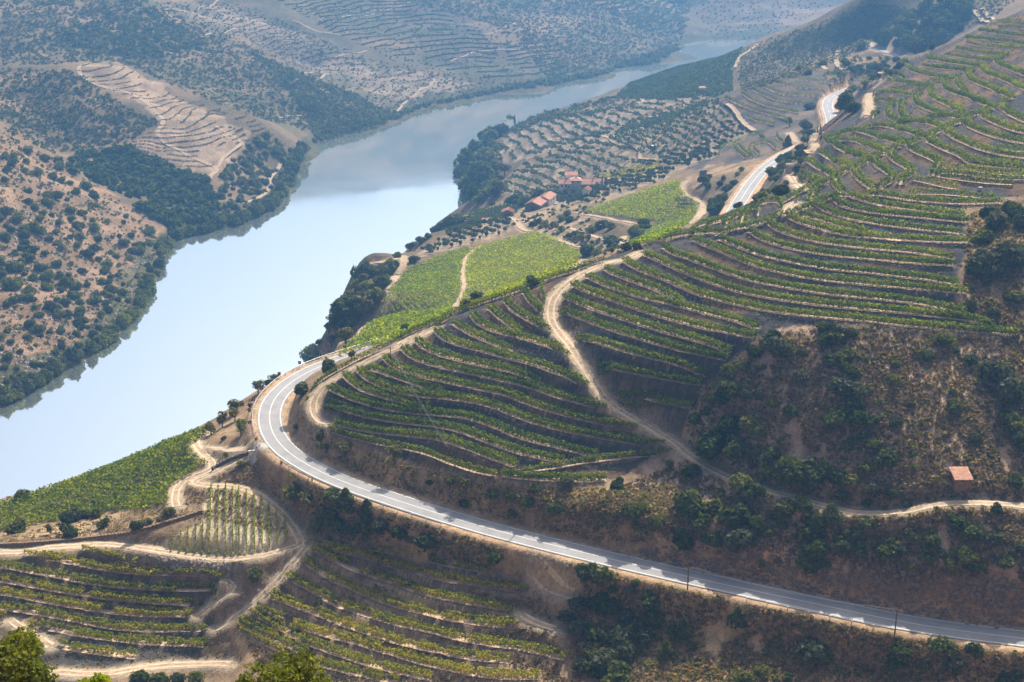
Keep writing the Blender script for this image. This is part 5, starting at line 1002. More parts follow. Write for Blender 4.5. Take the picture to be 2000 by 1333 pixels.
# scrub and woods on the far slopes
def far_mass(name, polys, mat, label, nq=12):
    PT = []; RD = []
    for poly, n, mind, wr in polys:
        q = scatter(poly, n, mind); P = cast(q); Z = project(P)[2]; P[:, 2] = gz_at(P[:, 0], P[:, 1])
        k = P[:, 2] > 0.2; PT.append(P[k]); RD.append((rng.uniform(*wr, len(q)) * 0.52 * Z / FPX)[k])
    P = np.concatenate(PT); r = np.concatenate(RD); mass(name, P, r, mat, label, nq)
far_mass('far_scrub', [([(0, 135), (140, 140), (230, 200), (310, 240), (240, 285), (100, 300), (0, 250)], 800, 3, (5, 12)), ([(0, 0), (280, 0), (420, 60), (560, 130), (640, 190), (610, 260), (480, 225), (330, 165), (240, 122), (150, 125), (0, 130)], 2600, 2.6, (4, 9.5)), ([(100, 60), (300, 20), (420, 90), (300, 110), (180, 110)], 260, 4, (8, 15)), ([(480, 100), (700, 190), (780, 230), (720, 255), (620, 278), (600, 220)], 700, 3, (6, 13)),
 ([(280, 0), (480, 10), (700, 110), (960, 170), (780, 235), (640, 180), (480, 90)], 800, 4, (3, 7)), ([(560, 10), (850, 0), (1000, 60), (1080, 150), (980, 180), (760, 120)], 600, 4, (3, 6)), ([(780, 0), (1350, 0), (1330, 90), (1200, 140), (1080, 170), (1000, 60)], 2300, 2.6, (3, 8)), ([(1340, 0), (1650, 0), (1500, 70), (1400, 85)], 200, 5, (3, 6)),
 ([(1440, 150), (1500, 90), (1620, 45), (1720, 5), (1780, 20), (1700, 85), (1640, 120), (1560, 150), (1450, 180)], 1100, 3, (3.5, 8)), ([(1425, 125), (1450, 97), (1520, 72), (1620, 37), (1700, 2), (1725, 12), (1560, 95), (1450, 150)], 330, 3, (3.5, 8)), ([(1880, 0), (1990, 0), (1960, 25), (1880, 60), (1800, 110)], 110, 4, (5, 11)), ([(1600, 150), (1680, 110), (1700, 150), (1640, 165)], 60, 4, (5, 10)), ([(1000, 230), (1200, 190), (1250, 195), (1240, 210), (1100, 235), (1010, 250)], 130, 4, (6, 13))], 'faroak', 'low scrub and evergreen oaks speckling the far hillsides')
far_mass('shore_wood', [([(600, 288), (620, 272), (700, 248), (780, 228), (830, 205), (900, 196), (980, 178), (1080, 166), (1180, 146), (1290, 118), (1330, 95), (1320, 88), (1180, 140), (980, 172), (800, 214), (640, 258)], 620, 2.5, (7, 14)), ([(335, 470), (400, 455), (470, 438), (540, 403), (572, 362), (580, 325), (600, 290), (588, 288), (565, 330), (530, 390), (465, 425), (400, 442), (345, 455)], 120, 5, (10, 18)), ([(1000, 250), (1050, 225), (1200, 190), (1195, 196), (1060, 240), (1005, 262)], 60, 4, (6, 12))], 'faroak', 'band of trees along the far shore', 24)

far_mass('bank_scrub', [([(0, 255), (100, 308), (200, 370), (300, 430), (335, 470), (310, 520), (290, 575), (195, 682), (110, 728), (0, 790)], 1300, 3.5, (3.5, 10))], 'faroak', 'low grey-green scrub over the bare left bank', 12)
far_mass('farm_scrub', [([(985, 395), (1100, 360), (1200, 352), (1320, 330), (1300, 350), (1150, 405), (1160, 470), (1250, 470), (1200, 500), (1130, 480), (1050, 450), (1000, 440), (960, 430)], 150, 5, (5, 12))], 'faroak', 'low shrubs scattered around the farm', 20)
far_mass('wooded_ravine', [(RAVINE, 190, 7, (14, 26))], 'oak', 'dark wood filling the ravine left of the terraced headland', 70)
far_mass('headland_scrub', [(HEADTIP, 130, 6, (8, 20))], 'faroak', 'scrub and small trees on the tip of the terraced headland', 50)
# vineyards too fine to tell row from row
def vine_field(name, poly, ang, mat, label, sp=2.1, along=0.75, q=6, hs=(0.25, 0.45), zr=(350, 1000)):
    poly = np.array(poly, float); c3 = cast(poly); lo = c3[:, :2].min(0) - 6; hi = c3[:, :2].max(0) + 6; ce = (lo + hi) / 2; R_ = np.linalg.norm(hi - lo) / 2
    s = np.arange(-R_, R_, along); r = np.arange(-R_, R_, sp); S, Q = np.meshgrid(s, r); ca, sa = math.cos(ang), math.sin(ang)
    X = (ce[0] + Q * ca - S * sa).ravel(); Y = (ce[1] + Q * sa + S * ca).ravel(); X += rng.normal(0, 0.15, len(X)); Y += rng.normal(0, 0.15, len(X))
    Zg = gz_at(X, Y); u, v, Zp = project(np.stack([X, Y, Zg + 0.5], 1)); k = inpoly(poly, u, v) & (Zp > zr[0]) & (Zp < zr[1]) & (rng.random(len(X)) > 0.05)
    X, Y, Zg = X[k], Y[k], Zg[k]; n = len(X); idx = np.repeat(np.arange(n), q); vig = 1 + 0.6 * vnoise(X, Y, 6, 71)
    cen = np.stack([X[idx] + rng.normal(0, 0.3, len(idx)), Y[idx] + rng.normal(0, 0.3, len(idx)), Zg[idx] + 0.35 + rng.random(len(idx)) * 1.05 * vig[idx]], 1)
    V, F = leaf_quads(cen, rng.uniform(*hs, len(idx)), 0.5); org = np.array([ce[0], ce[1], 0])
    ob = mobj(name, np_mesh(name, V - org, F, M[mat])); ob.location = org; tag(ob, label, None, None, 'stuff')
vine_field('vineyard', FIELDS['left_low'], 0.5, 'vine_bright', 'green vine field left of the pale curved track', q=8, hs=(0.15, 0.29))
vine_field('vineyard', FIELDS['left_high'], 0.5, 'vine_bright', 'green vine field right of the pale curved track', q=8, hs=(0.15, 0.29))
vine_field('vineyard', FIELDS['upper'], 0.6, 'vine_bright', 'yellow-green vine field on the slope above the farm', q=8, hs=(0.15, 0.29))
vine_field('vineyard', FIELDS['upper_low'], 0.6, 'vine_bright', 'small bright yellow-green vine field behind the terraces', q=8, hs=(0.15, 0.29))
vine_field('vineyard', FIELDS['river'], 0.9, 'vine', 'dense vine field falling to the river at lower left', sp=1.9, along=0.6, q=7, hs=(0.17, 0.3), zr=(300, 480))
vine_field('vineyard', FIELDS['shore'], 0.4, 'vine_far', 'small vine field beside the river shore', along=1.2)
vine_field('vineyard', FIELDS['yellow'], 0.4, 'vine_autumn', 'yellowing vine plot behind the farmhouse', along=1.2)
vine_field('vineyard', [(1200, 190), (1230, 162), (1300, 138), (1450, 93), (1430, 130), (1432, 185), (1360, 190), (1280, 195)], 1.5, 'vine_far', 'fine level vine rows on the far riverside spur', sp=5.6, along=1.0, q=4, hs=(0.5, 0.8), zr=(1050, 1480))
def contour_rows(name, poly, dz, mat, label, zr, hs=(0.5, 0.9), rate=1.0, h=0.5):
    poly = np.array(poly, float); n = int(rate * 26000); lo = poly.min(0); hi = poly.max(0)
    q = rng.random((n, 2)) * (hi - lo) + lo; q = q[inpoly(poly, q[:, 0], q[:, 1])]; P = cast(q); Z = project(P)[2]; P = P[(Z > zr[0]) & (Z < zr[1])]
    for _ in range(3):
        z0 = base_z(P[:, 0], P[:, 1]); gx = (base_z(P[:, 0] + 2, P[:, 1]) - base_z(P[:, 0] - 2, P[:, 1])) / 4; gy = (base_z(P[:, 0], P[:, 1] + 2) - base_z(P[:, 0], P[:, 1] - 2)) / 4
        g2 = gx * gx + gy * gy + 1e-3; e = np.round(z0 / dz) * dz - z0; st = np.clip(e / g2, -20, 20); P[:, 0] += gx * st; P[:, 1] += gy * st
    P = P[vnoise(P[:, 0], P[:, 1], 16, 77) > -0.22]; P[:, :2] += rng.normal(0, 0.35, (len(P), 2))
    P[:, 2] = gz_at(P[:, 0], P[:, 1]) + h * rng.random(len(P)) * 1.6
    V, F = leaf_quads(P, rng.uniform(*hs, len(P)), 0.2); org = np.array([P[:, 0].mean(), P[:, 1].mean(), 0]); ob = mobj(name, np_mesh(name, V - org, F, M[mat])); ob.location = org; tag(ob, label, None, None, 'stuff')
if 0: contour_rows('terrace_rows', [(1200, 190), (1230, 162), (1300, 138), (1450, 93), (1430, 130), (1432, 185), (1360, 190), (1280, 195)], 1.7, 'vine_far', 'fine level vine rows on the far riverside spur', (1050, 1480), (0.45, 0.8), 0.9)
contour_rows('terrace_rows', [(148, 132), (190, 122), (240, 128), (330, 180), (420, 225), (490, 262), (470, 300), (440, 325), (380, 330), (300, 310), (235, 287), (300, 256), (318, 235), (250, 190), (160, 158)], 2.3, 'dryvine', 'dry terrace banks striping the left headland', (1000, 1300), (0.25, 0.5), 0.6)
contour_rows('terrace_rows', [(380, 200), (500, 235), (560, 285), (500, 290), (420, 230)], 3.0, 'dryvine', 'dry terrace banks on the shaded side of the headland', (1100, 1300), (0.25, 0.5), 0.25)
contour_rows('terrace_rows', [(300, 0), (480, 20), (620, 70), (760, 130), (980, 180), (900, 200), (780, 235), (700, 190), (560, 120), (420, 60)], 3.4, 'dryvine', 'grey terrace banks on the far ridge beyond the headland', (1380, 1750), (0.35, 0.7), 1.2)
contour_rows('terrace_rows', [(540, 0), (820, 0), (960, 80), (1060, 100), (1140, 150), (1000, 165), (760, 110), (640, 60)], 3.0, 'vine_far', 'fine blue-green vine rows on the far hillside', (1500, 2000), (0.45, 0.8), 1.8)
contour_rows('terrace_rows', [(930, 30), (1010, 40), (1150, 110), (1120, 130), (1000, 80)], 3.6, 'dryvine', 'pale terrace banks on the hazy far slope', (1500, 2000), (0.6, 1.1), 0.4)
contour_rows('terrace_rows', [(1150, 0), (1330, 0), (1340, 60), (1250, 60)], 4, 'vine_far', 'faint vine rows on the farthest hill', (1700, 2300), (0.9, 1.4), 0.4)

# dry grass and low scrub over the open ground
def tufts(name, poly, n, mat, label, hs=(0.16, 0.34), q=3, zmax=470):
    poly = np.array(poly, float); lo = poly.min(0); hi = poly.max(0); r = rng.random((n * 2, 2)) * (hi - lo) + lo; r = r[inpoly(poly, r[:, 0], r[:, 1])][:n]
    P = cast(r); Z = project(P)[2]; k = (Z < zmax) & (bil(GX, GY, DR, P[:, 0], P[:, 1]) > 5.2) & (bil(GX, GY, DT, P[:, 0], P[:, 1]) > 2.0) & (bil(GX, GY, DB, P[:, 0], P[:, 1]) > 0.9)
    P = P[k]; P = P[vnoise(P[:, 0], P[:, 1], 4, 81) + 0.4 * vnoise(P[:, 0], P[:, 1], 14, 82) > -0.38]; P[:, 2] = gz_at(P[:, 0], P[:, 1]); idx = np.repeat(np.arange(len(P)), q); sz = rng.uniform(*hs, len(P))[idx]
    cen = P[idx] + np.stack([rng.normal(0, 0.3, len(idx)), rng.normal(0, 0.3, len(idx)), sz * rng.uniform(0.4, 1.1, len(idx))], 1)
    V, F = leaf_quads(cen, sz, 0.0); org = np.array([P[:, 0].mean(), P[:, 1].mean(), 0]); ob = mobj(name, np_mesh(name, V - org, F, M[mat])); ob.location = org; tag(ob, label, None, None, 'stuff')
SLOPE = [(1080, 1000), (1340, 900), (1350, 780), (1500, 650), (1700, 640), (1880, 590), (1890, 420), (2010, 390), (2010, 1140), (1700, 1110), (1400, 1060), (1150, 1030)]
tufts('dry_scrub', SLOPE, 15000, 'dry', 'brown dry scrub covering the slope above the road')
tufts('green_scrub', SLOPE, 700, 'oak2', 'olive green low scrub dotted over the slope above the road', (0.2, 0.42))
tufts('grey_scrub', SLOPE, 600, 'greyoak', 'grey-green low scrub dotted over the slope above the road', (0.2, 0.42))
tufts('green_scrub', [(1100, 1095), (1400, 1160), (1700, 1225), (2010, 1265), (2010, 1335), (1120, 1335)], 1200, 'oak2', 'olive low scrub on the bank below the road', (0.2, 0.4))
tufts('green_scrub', [(570, 800), (640, 850), (800, 910), (1000, 950), (1300, 960), (1400, 1060), (1150, 1060), (900, 1000), (640, 910)], 900, 'oak2', 'olive low scrub between the road and the vines', (0.18, 0.36))
tufts('dry_scrub', [(1100, 1095), (1400, 1160), (1700, 1225), (2010, 1265), (2010, 1335), (1120, 1335)], 6000, 'dry', 'tawny dry grass on the bank below the road')
tufts('dry_scrub', [(570, 800), (640, 850), (800, 910), (1000, 950), (1300, 960), (1400, 1060), (1150, 1060), (900, 1000), (640, 910)], 4500, 'dry', 'tawny dry grass between the road and the vines', (0.12, 0.28))
tufts('dry_scrub', [(560, 920), (640, 960), (800, 1010), (1000, 1070), (1100, 1100), (1050, 1130), (720, 1060), (620, 1060), (600, 1000)], 2600, 'dry', 'dry grass on the bank under the guardrail', (0.12, 0.28))
tufts('green_scrub', [(560, 920), (640, 960), (800, 1010), (1000, 1070), (1100, 1100), (1050, 1130), (720, 1060), (620, 1060), (600, 1000)], 700, 'oak2', 'olive scrub on the bank under the guardrail', (0.18, 0.36))
tufts('dry_scrub', [(460, 1200), (600, 1070), (1050, 1130), (1110, 1335), (520, 1335)], 6500, 'dry', 'dry grass on the weedy terrace banks', (0.12, 0.28))
tufts('dry_scrub', [(0, 1000), (330, 980), (420, 900), (500, 900), (600, 1000), (590, 1050), (380, 1010), (260, 1045), (0, 1060)], 2600, 'dry', 'dry grass round the fan-shaped vine plot', (0.1, 0.24))
tufts('dry_scrub', [(640, 830), (640, 740), (1080, 540), (1560, 360), (1880, 220), (2010, 160), (2010, 380), (1880, 520), (1700, 630), (1400, 740), (1300, 880), (1000, 930)], 2600, 'dry', 'tufts of dry grass on the terrace banks', (0.1, 0.24), 3, 440)
tufts('dry_scrub', [(1560, 370), (1600, 260), (1650, 170), (1900, 60), (2010, 0), (2010, 160), (1690, 310)], 2600, 'dry', 'dry grass on the banks of the far folded terraces', (0.15, 0.3), 3, 760)
tufts('dry_scrub', [(0, 1090), (440, 1120), (440, 1290), (100, 1320), (0, 1220)], 1200, 'dry', 'dry grass on the foreground terrace banks', (0.1, 0.22))

# two bushes close to the camera, at the bottom edge
def near_bush(u, v, Z, rad, hgt, mat, label, n, leaf):
    p = at_depth(u, v, Z); gz = float(gz_at(p[0], p[1]))
    root = empty('evergreen_bush', (p[0], p[1], gz)); r = np.random.default_rng(abs(int(u)) + 5); nl = 60
    L = r.normal(size=(nl, 3)); L /= np.linalg.norm(L, axis=1)[:, None]; L *= r.random((nl, 1)) ** 0.35; top = p[2] - gz
    L = L * np.array([rad * 0.85, rad * 0.85, hgt * 0.42]) + np.array([0, 0, top - hgt * 0.55]); lr = r.uniform(0.16, 0.3, nl) * rad
    li = r.integers(0, nl, n); d = r.normal(size=(n, 3)); d[:, 2] += 0.2; d /= np.linalg.norm(d, axis=1)[:, None]; c = L[li] + d * (lr[li] * r.uniform(0.6, 1.1, n))[:, None]
    V, F = leaf_quads(c, r.uniform(*leaf, n), 0.3, 1.5); mobj('crown', np_mesh('crown', V, F, M[mat]), root)
    m = MB(); m.bar((0, 0, -0.5), (0.1, 0, top - hgt * 0.6), 0.16, 0.1, 8)
    for k in range(9): m.bar((0.1, 0, top - hgt * 0.75), L[k], 0.07, 0.025, 5)
    m.obj('trunk', M['bark'], root); tag(root, label, 'bush')
near_bush(-20, 1228, 44, 2.1, 4.4, 'oak2', 'big sunlit olive green bush in the bottom left corner', 16000, (0.03, 0.055))
near_bush(545, 1275, 40, 1.7, 3.4, 'oak2', 'olive green bush crown poking up at the bottom edge', 12000, (0.03, 0.05))
near_bush(180, 1318, 46, 0.9, 2.0, 'vine_bright', 'bright broad-leaved bush top at the bottom edge', 2600, (0.05, 0.085))
# ------------------------------------------------------------------ buildings
def gable(root, x0, x1, y0, y1, h, rise, axis, wall, roofm, over=0.45, wname='wall', z0=-1.2, thick=0.16):
    """walls with gable ends and a two-slope roof; axis is the ridge direction"""
    m = MB(); m.box(x0, x1, y0, y1, z0, h)
    if axis == 'x':
        c = (y0 + y1) / 2
        for x, f in ((x0, (0, 2, 1)), (x1, (0, 1, 2))): m.poly([(x, y0, h), (x, y1, h), (x, c, h + rise)], [f])
        half = (y1 - y0) / 2; k = rise / half
        P = [[(x0 - over, y0 - over, h - over * k), (x1 + over, y0 - over, h - over * k), (x1 + over, c, h + rise), (x0 - over, c, h + rise)], [(x1 + over, y1 + over, h - over * k), (x0 - over, y1 + over, h - over * k), (x0 - over, c, h + rise), (x1 + over, c, h + rise)]]
        rd = [(x0 - over, c, h + rise + thick), (x1 + over, c, h + rise + thick)]
    else:
        c = (x0 + x1) / 2
        for y, f in ((y0, (0, 1, 2)), (y1, (0, 2, 1))): m.poly([(x0, y, h), (x1, y, h), (c, y, h + rise)], [f])
        half = (x1 - x0) / 2; k = rise / half
        P = [[(x0 - over, y1 + over, h - over * k), (x0 - over, y0 - over, h - over * k), (c, y0 - over, h + rise), (c, y1 + over, h + rise)], [(x1 + over, y0 - over, h - over * k), (x1 + over, y1 + over, h - over * k), (c, y1 + over, h + rise), (c, y0 - over, h + rise)]]
        rd = [(c, y0 - over, h + rise + thick), (c, y1 + over, h + rise + thick)]
    m.obj(wname, wall, root)
    for q in P:
        r = MB(); t = [(a, b, z + thick) for a, b, z in q]
        r.poly([(a, b, z + 0.02) for a, b, z in q] + t, [(3, 2, 1, 0), (4, 5, 6, 7), (0, 1, 5, 4), (1, 2, 6, 5), (2, 3, 7, 6), (3, 0, 4, 7)])
        ro = r.obj('roof', roofm, root)
        # rows of cover tiles running down the slope
        n = 14; tr_ = MB(); A, B_, C_, D_ = [Vector(p) for p in t]
        for i in range(n + 1):
            s = (i + 0.0) / n; tr_.bar(A.lerp(B_, s) + Vector((0, 0, 0.02)), D_.lerp(C_, s) + Vector((0, 0, 0.02)), 0.09, 0.09, 5)
        tr_.obj('tile_rib', roofm, ro)
    MB().bar(rd[0], rd[1], 0.14, 0.14, 6).obj('ridge', roofm, root)
def hip(root, x0, x1, y0, y1, h, rise, wall, roofm, over=0.5, z0=-1.2):
    MB().box(x0, x1, y0, y1, z0, h).obj('wall', wall, root)
    cx, cy = (x0 + x1) / 2, (y0 + y1) / 2; e = max((x1 - x0) - (y1 - y0), 0) / 2; k = 0.1
    a = [(x0 - over, y0 - over, h - k), (x1 + over, y0 - over, h - k), (x1 + over, y1 + over, h - k), (x0 - over, y1 + over, h - k), (cx - e - 0.05, cy, h + rise), (cx + e + 0.05, cy, h + rise)]
    MB().poly(a, [(0, 1, 5, 4), (1, 2, 5), (2, 3, 4, 5), (3, 0, 4), (3, 2, 1, 0)]).obj('roof', roofm, root)
def window(root, x, y, z, w_, h, face='y-', door=False):
    t = 0.06
    if face == 'y-': a = (x - w_ / 2, x + w_ / 2, y - t, y + 0.02, z, z + h); s = (x - w_ / 2 - 0.1, x + w_ / 2 + 0.1, y - t - 0.08, y + 0.02, z - 0.1, z)
    else: a = (x - t, x + 0.02, y - w_ / 2, y + w_ / 2, z, z + h); s = (x - t - 0.08, x + 0.02, y - w_ / 2 - 0.1, y + w_ / 2 + 0.1, z - 0.1, z)
    f = MB().box(*a).obj('door' if door else 'window', M['glass'] if not door else M['wood'], root)
    if not door: MB().box(*s).obj('sill', M['concrete'], f)
def chimney(root, x, y, z0, z1, s=0.5, mat=None):
    c = MB().box(x - s, x + s, y - s, y + s, z0, z1).obj('chimney', mat or M['white'], root); MB().box(x - s - 0.12, x + s + 0.12, y - s - 0.12, y + s + 0.12, z1 + 0.002, z1 + 0.2).obj('cap', M['tile'], c)
def site(name, u, v, rz, label, cat, lift=0.0, group=None):
    p = cast([(u, v)])[0]; o = empty(name, (p[0], p[1], p[2] + lift), rz); return tag(o, label, cat, group)
r = site('farmhouse', 1155, 370, -0.04, 'rambling white farmhouse with pinkish tiled roofs among trees', 'farmhouse', 0.4)
gable(r, -5.6, 8.4, 0, 7.5, 3.2, 2.4, 'x', M['white'], M['tile'], 0.9)
MB().box(-5.2, 8.0, -0.5, -0.02, -1.2, 2.5).obj('veranda_shade', M['grey'], r)  # dark box: shade under the front eaves, painted as a grey face
for x in (-4.4, -1.2, 1.6, 4.4, 7.2): MB().box(x - 0.12, x + 0.12, -0.85, -0.6, -1, 3.0).obj('post', M['white'], r)
hip(r, -13.2, -6.2, 0.8, 7.4, 4.9, 1.9, M['white'], M['tile'])
for x in (-11.6, -8.2): window(r, x, 0.8, 3.3, 0.9, 1.1)
gable(r, -20.0, -12.8, -1.2, 5.0, 3.3, 1.9, 'x', M['white'], M['tile'])
for x in (-18.2, -15.6): window(r, x, -1.2, 1.2, 0.9, 1.2)
window(r, -14, -1.2, -0.2, 1.1, 2.1, door=True)
gable(r, -16.0, -9.0, 14, 20, 5.2, 1.6, 'x', M['white'], M['tile'])
window(r, -12.2, 14, 2.6, 1.4, 1.4)
chimney(r, 1.5, 3.9, 4.5, 7.2, 0.4, M['pink']); chimney(r, -15.4, 2.0, 4.0, 6.6, 0.45, M['pink']); chimney(r, -9.2, 4.4, 5.6, 7.4, 0.35)
MB().box(9.2, 11.4, 3.0, 5.6, -1, 5.6).obj('tower', M['pink'], r)
r = site('outbuilding', 1143, 385, -0.35, 'tiny whitewashed gabled outbuilding below the farmhouse', 'outbuilding', 0.3); gable(r, -1.9, 1.9, 0, 6.0, 3.4, 1.3, 'y', M['white'], M['tile'], 0.3); window(r, 0, 0, -0.3, 0.9, 2.0, door=True)
r = site('barn', 1040, 413, -0.33, 'long barn with broad salmon tiled roof and dark gable end', 'barn', 0.3); gable(r, -4.6, 4.6, 0, 13, 3.4, 1.9, 'y', M['grey'], M['tile'], 0.5); window(r, 0, 0, -0.3, 2.4, 2.8, door=True)
p = r.matrix_basis @ Vector((2.0, 13.6, 0)); r2 = empty('barn', (p.x, p.y, p.z + 0.5), -0.33); tag(r2, 'rear half of the barn range with white gable trim', 'barn'); gable(r2, -3.8, 3.8, 0, 14, 3.4, 1.6, 'y', M['white'], M['tile'], 0.4)
for s in (-1, 1): window(r2, 3.86, 4 + 5 * (s + 1) / 2, 1.2, 1.0, 1.0, 'x')
r = site('shed', 991, 424, -0.12, 'small shed with salmon roof and dark open front', 'shed', 0.2); gable(r, -3.4, 3.4, 0, 6.5, 2.6, 1.4, 'y', M['grey'], M['tile'], 0.4); window(r, 0, 0, -0.4, 3.4, 2.2, door=True)
r = site('lean_to', 951, 436, 0.1, 'low pink-roofed lean-to beside the small orchard', 'shed', 0.1); gable(r, -2.4, 2.4, 0, 3, 1.6, 0.7, 'x', M['white'], M['tile'], 0.2); window(r, 0, 0, 0.3, 0.7, 0.7)
r = site('white_hut', 1372, 181, 0.0, 'small white hut with red hipped roof amid the far orchard', 'hut', 0.1); hip(r, -2.4, 2.4, 0, 4, 3.6, 0.9, M['white'], M['tile'], 0.35); window(r, 0.2, 0, -0.2, 1.6, 2.4, door=True)
r = site('field_hut', 1278, 292, 0.1, 'tiny brown field hut with white flat roof in the orchard', 'hut', 0.1); MB().box(-1.6, 1.6, 0, 2.4, -0.6, 2.0).obj('wall', M['hutstone'], r); MB().box(-1.9, 1.9, -0.3, 2.7, 2.0, 2.2).obj('roof', M['white'], r); window(r, 0, 0, -0.4, 0.8, 1.7, door=True)
# stone hut on the scrub slope
p = cast([(1879, 965)])[0]
r = empty('stone_hut', (p[0], p[1], p[2] + 1.5), 0.03); tag(r, 'small stone hut with a sloping salmon tiled roof', 'hut'); r.scale = (0.86, 0.86, 0.8)
m = MB(); m.poly([(-1.9, 0, -2.2), (1.9, 0, -2.2), (1.9, 4.0, -2.2), (-1.9, 4.0, -2.2), (-1.9, 0, 2.0), (1.9, 0, 2.0), (1.9, 4.0, 3.1), (-1.9, 4.0, 3.1)], [(3, 2, 1, 0), (4, 5, 6, 7), (0, 1, 5, 4), (1, 2, 6, 5), (2, 3, 7, 6), (3, 0, 4, 7)]); m.obj('wall', M['hutstone'], r)
for row in range(7):                                     # courses of rough stone standing a little proud
    zc = -0.5 + row * 0.36
    for k in range(6):
        x = -1.85 + k * 0.62 + (0.3 if row % 2 else 0) + random.uniform(-0.05, 0.05); x1 = min(x + random.uniform(0.46, 0.58), 1.88)
        if zc + 0.3 < 1.98 and not (abs((x + x1) / 2 + 0.2) < 0.45 and 1.0 < zc + 0.15 < 1.7): MB().box(x, x1, -random.uniform(0.03, 0.07), 0.02, zc, zc + 0.3).obj('stone', M['hutstone'], r)
window(r, -0.2, -0.02, 1.25, 0.42, 0.42)
rf = MB().poly([(-2.15, -0.3, 1.98), (2.15, -0.3, 1.98), (2.15, 4.3, 3.26), (-2.15, 4.3, 3.26), (-2.15, -0.3, 2.1), (2.15, -0.3, 2.1), (2.15, 4.3, 3.38), (-2.15, 4.3, 3.38)], [(3, 2, 1, 0), (4, 5, 6, 7), (0, 1, 5, 4), (1, 2, 6, 5), (2, 3, 7, 6), (3, 0, 4, 7)]).obj('roof', M['oldtile'], r)
tl = MB().bar((0, 0, 0), (0, 0.5, 0.139), 0.12, 0.09, 6).mesh('tile', M['oldtile'])
for i in range(18):
    for j in range(10):
        if (i in (0, 17) and random.random() < 0.25): continue
        tt = mobj('tile', tl, rf); y = -0.4 + j * 0.46; tt.location = (-2.1 + i * 0.247 + random.uniform(-0.02, 0.02), y, 2.12 + (y + 0.3) * 0.278 + random.uniform(-0.01, 0.02)); tt.rotation_euler = (0, 0, random.uniform(-0.05, 0.05))

# ------------------------------------------------------------------ road furniture
ru, rv, rz_ = project(RP); tang = np.gradient(RP[:, :2], axis=0); tang /= np.linalg.norm(tang, axis=1)[:, None]; rn = np.stack([-tang[:, 1], tang[:, 0]], 1)
def near_idx(u, v, lo=0, hi=None):
    d = (ru - u) ** 2 + (rv - v) ** 2; hi = hi or len(RP); return lo + int(np.argmin(d[lo:hi]))
def rail(i0, i1, side, label):
    L = np.stack([RP[i0:i1, 0] + rn[i0:i1, 0] * side, RP[i0:i1, 1] + rn[i0:i1, 1] * side, RP[i0:i1, 2]], 1); L = dens(L, 2.0)
    t = np.gradient(L[:, :2], axis=0); t /= np.linalg.norm(t, axis=1)[:, None]; n = np.stack([-t[:, 1], t[:, 0]], 1)
    org = L[0].copy(); root = empty('guardrail', org); tag(root, label, 'guardrail', 'roadside guardrails')
    prof = [(0.0, 0.42), (0.07, 0.47), (0.0, 0.56), (0.07, 0.65), (0.0, 0.74), (-0.03, 0.74), (-0.03, 0.42)]
    V = np.stack([np.stack([L[:, 0] + n[:, 0] * -a, L[:, 1] + n[:, 1] * -a, L[:, 2] + z], 1) for a, z in prof], 1) - org; k = len(prof); idx = np.arange(len(L) * k).reshape(len(L), k)
    F = np.concatenate([np.stack([idx[:-1, a], idx[1:, a], idx[1:, (a + 1) % k], idx[:-1, (a + 1) % k]], 1) for a in range(k)])
    mobj('rail', np_mesh('rail', V.reshape(-1, 3), F, M['steel']), root)
    pm = MB().box(-0.07, 0.07, -0.07, 0.07, -0.5, 0.72).mesh('post', M['steel'])
    for a in range(0, len(L), 2):
        po = mobj('post', pm, root); po.location = L[a] - org + np.array([n[a, 0] * 0.13, n[a, 1] * 0.13, 0])
rail(near_idx(528, 848), near_idx(800, 660, 0, 330), 4.4, 'silver guardrail curving round the outside of the road bend')
rail(near_idx(890, 1014), near_idx(575, 893), 4.5, 'dark guardrail on the downhill side below the bend')
rail(near_idx(1760, 1215), near_idx(1450, 1150), 4.5, 'guardrail on the downhill side of the shaded road stretch')
rail(near_idx(1440, 400, 250), near_idx(1470, 352, 250), 4.5, 'short guardrail left of the far straight of road')
rail(near_idx(1622, 250, 250), near_idx(1632, 184, 250), 4.5, 'guardrail sweeping round the far road curve')
rail(near_idx(1790, 118, 300), near_idx(1700, 91, 300), 4.5, 'distant guardrail on the road below the wood')
def sign(u, v, label):
    i = int(np.argmin((ru - u) ** 2 * 0.6 + (rv - v) ** 2)); x = RP[i, 0] + rn[i, 0] * 5.2; y = RP[i, 1] + rn[i, 1] * 5.2
    root = empty('chevron_sign', (x, y, float(gz_at(x, y))), math.atan2(tang[i, 1], tang[i, 0]) - math.pi / 2 + 0.5); tag(root, label, 'road sign', 'chevron signs along the bend')
    MB().bar((0, 0, -0.4), (0, 0, 1.5), 0.05, 0.05, 6).obj('post', M['steel'], root)
    pn = MB().box(-0.42, 0.42, -0.1, -0.05, 0.85, 1.7).obj('panel', M['black'], root)
    c = MB()
    for s in (-1, 1): c.poly([(0.22, -0.112, 1.27), (0.0, -0.112, 1.27), (-0.28, -0.112, 1.27 + s * 0.36), (-0.06, -0.112, 1.27 + s * 0.36)], [(0, 1, 2, 3) if s > 0 else (3, 2, 1, 0)])
    c.obj('chevron', M['orange'], pn)
for k, (u, v) in enumerate([(737, 671), (695, 686), (650, 706), (610, 722), (575, 742), (545, 766), (530, 785), (524, 806), (525, 830), (535, 858), (585, 902), (640, 930), (700, 954)]):
    sign(u, v, f'{ordinal(k)} small chevron sign along the bend from the far end')
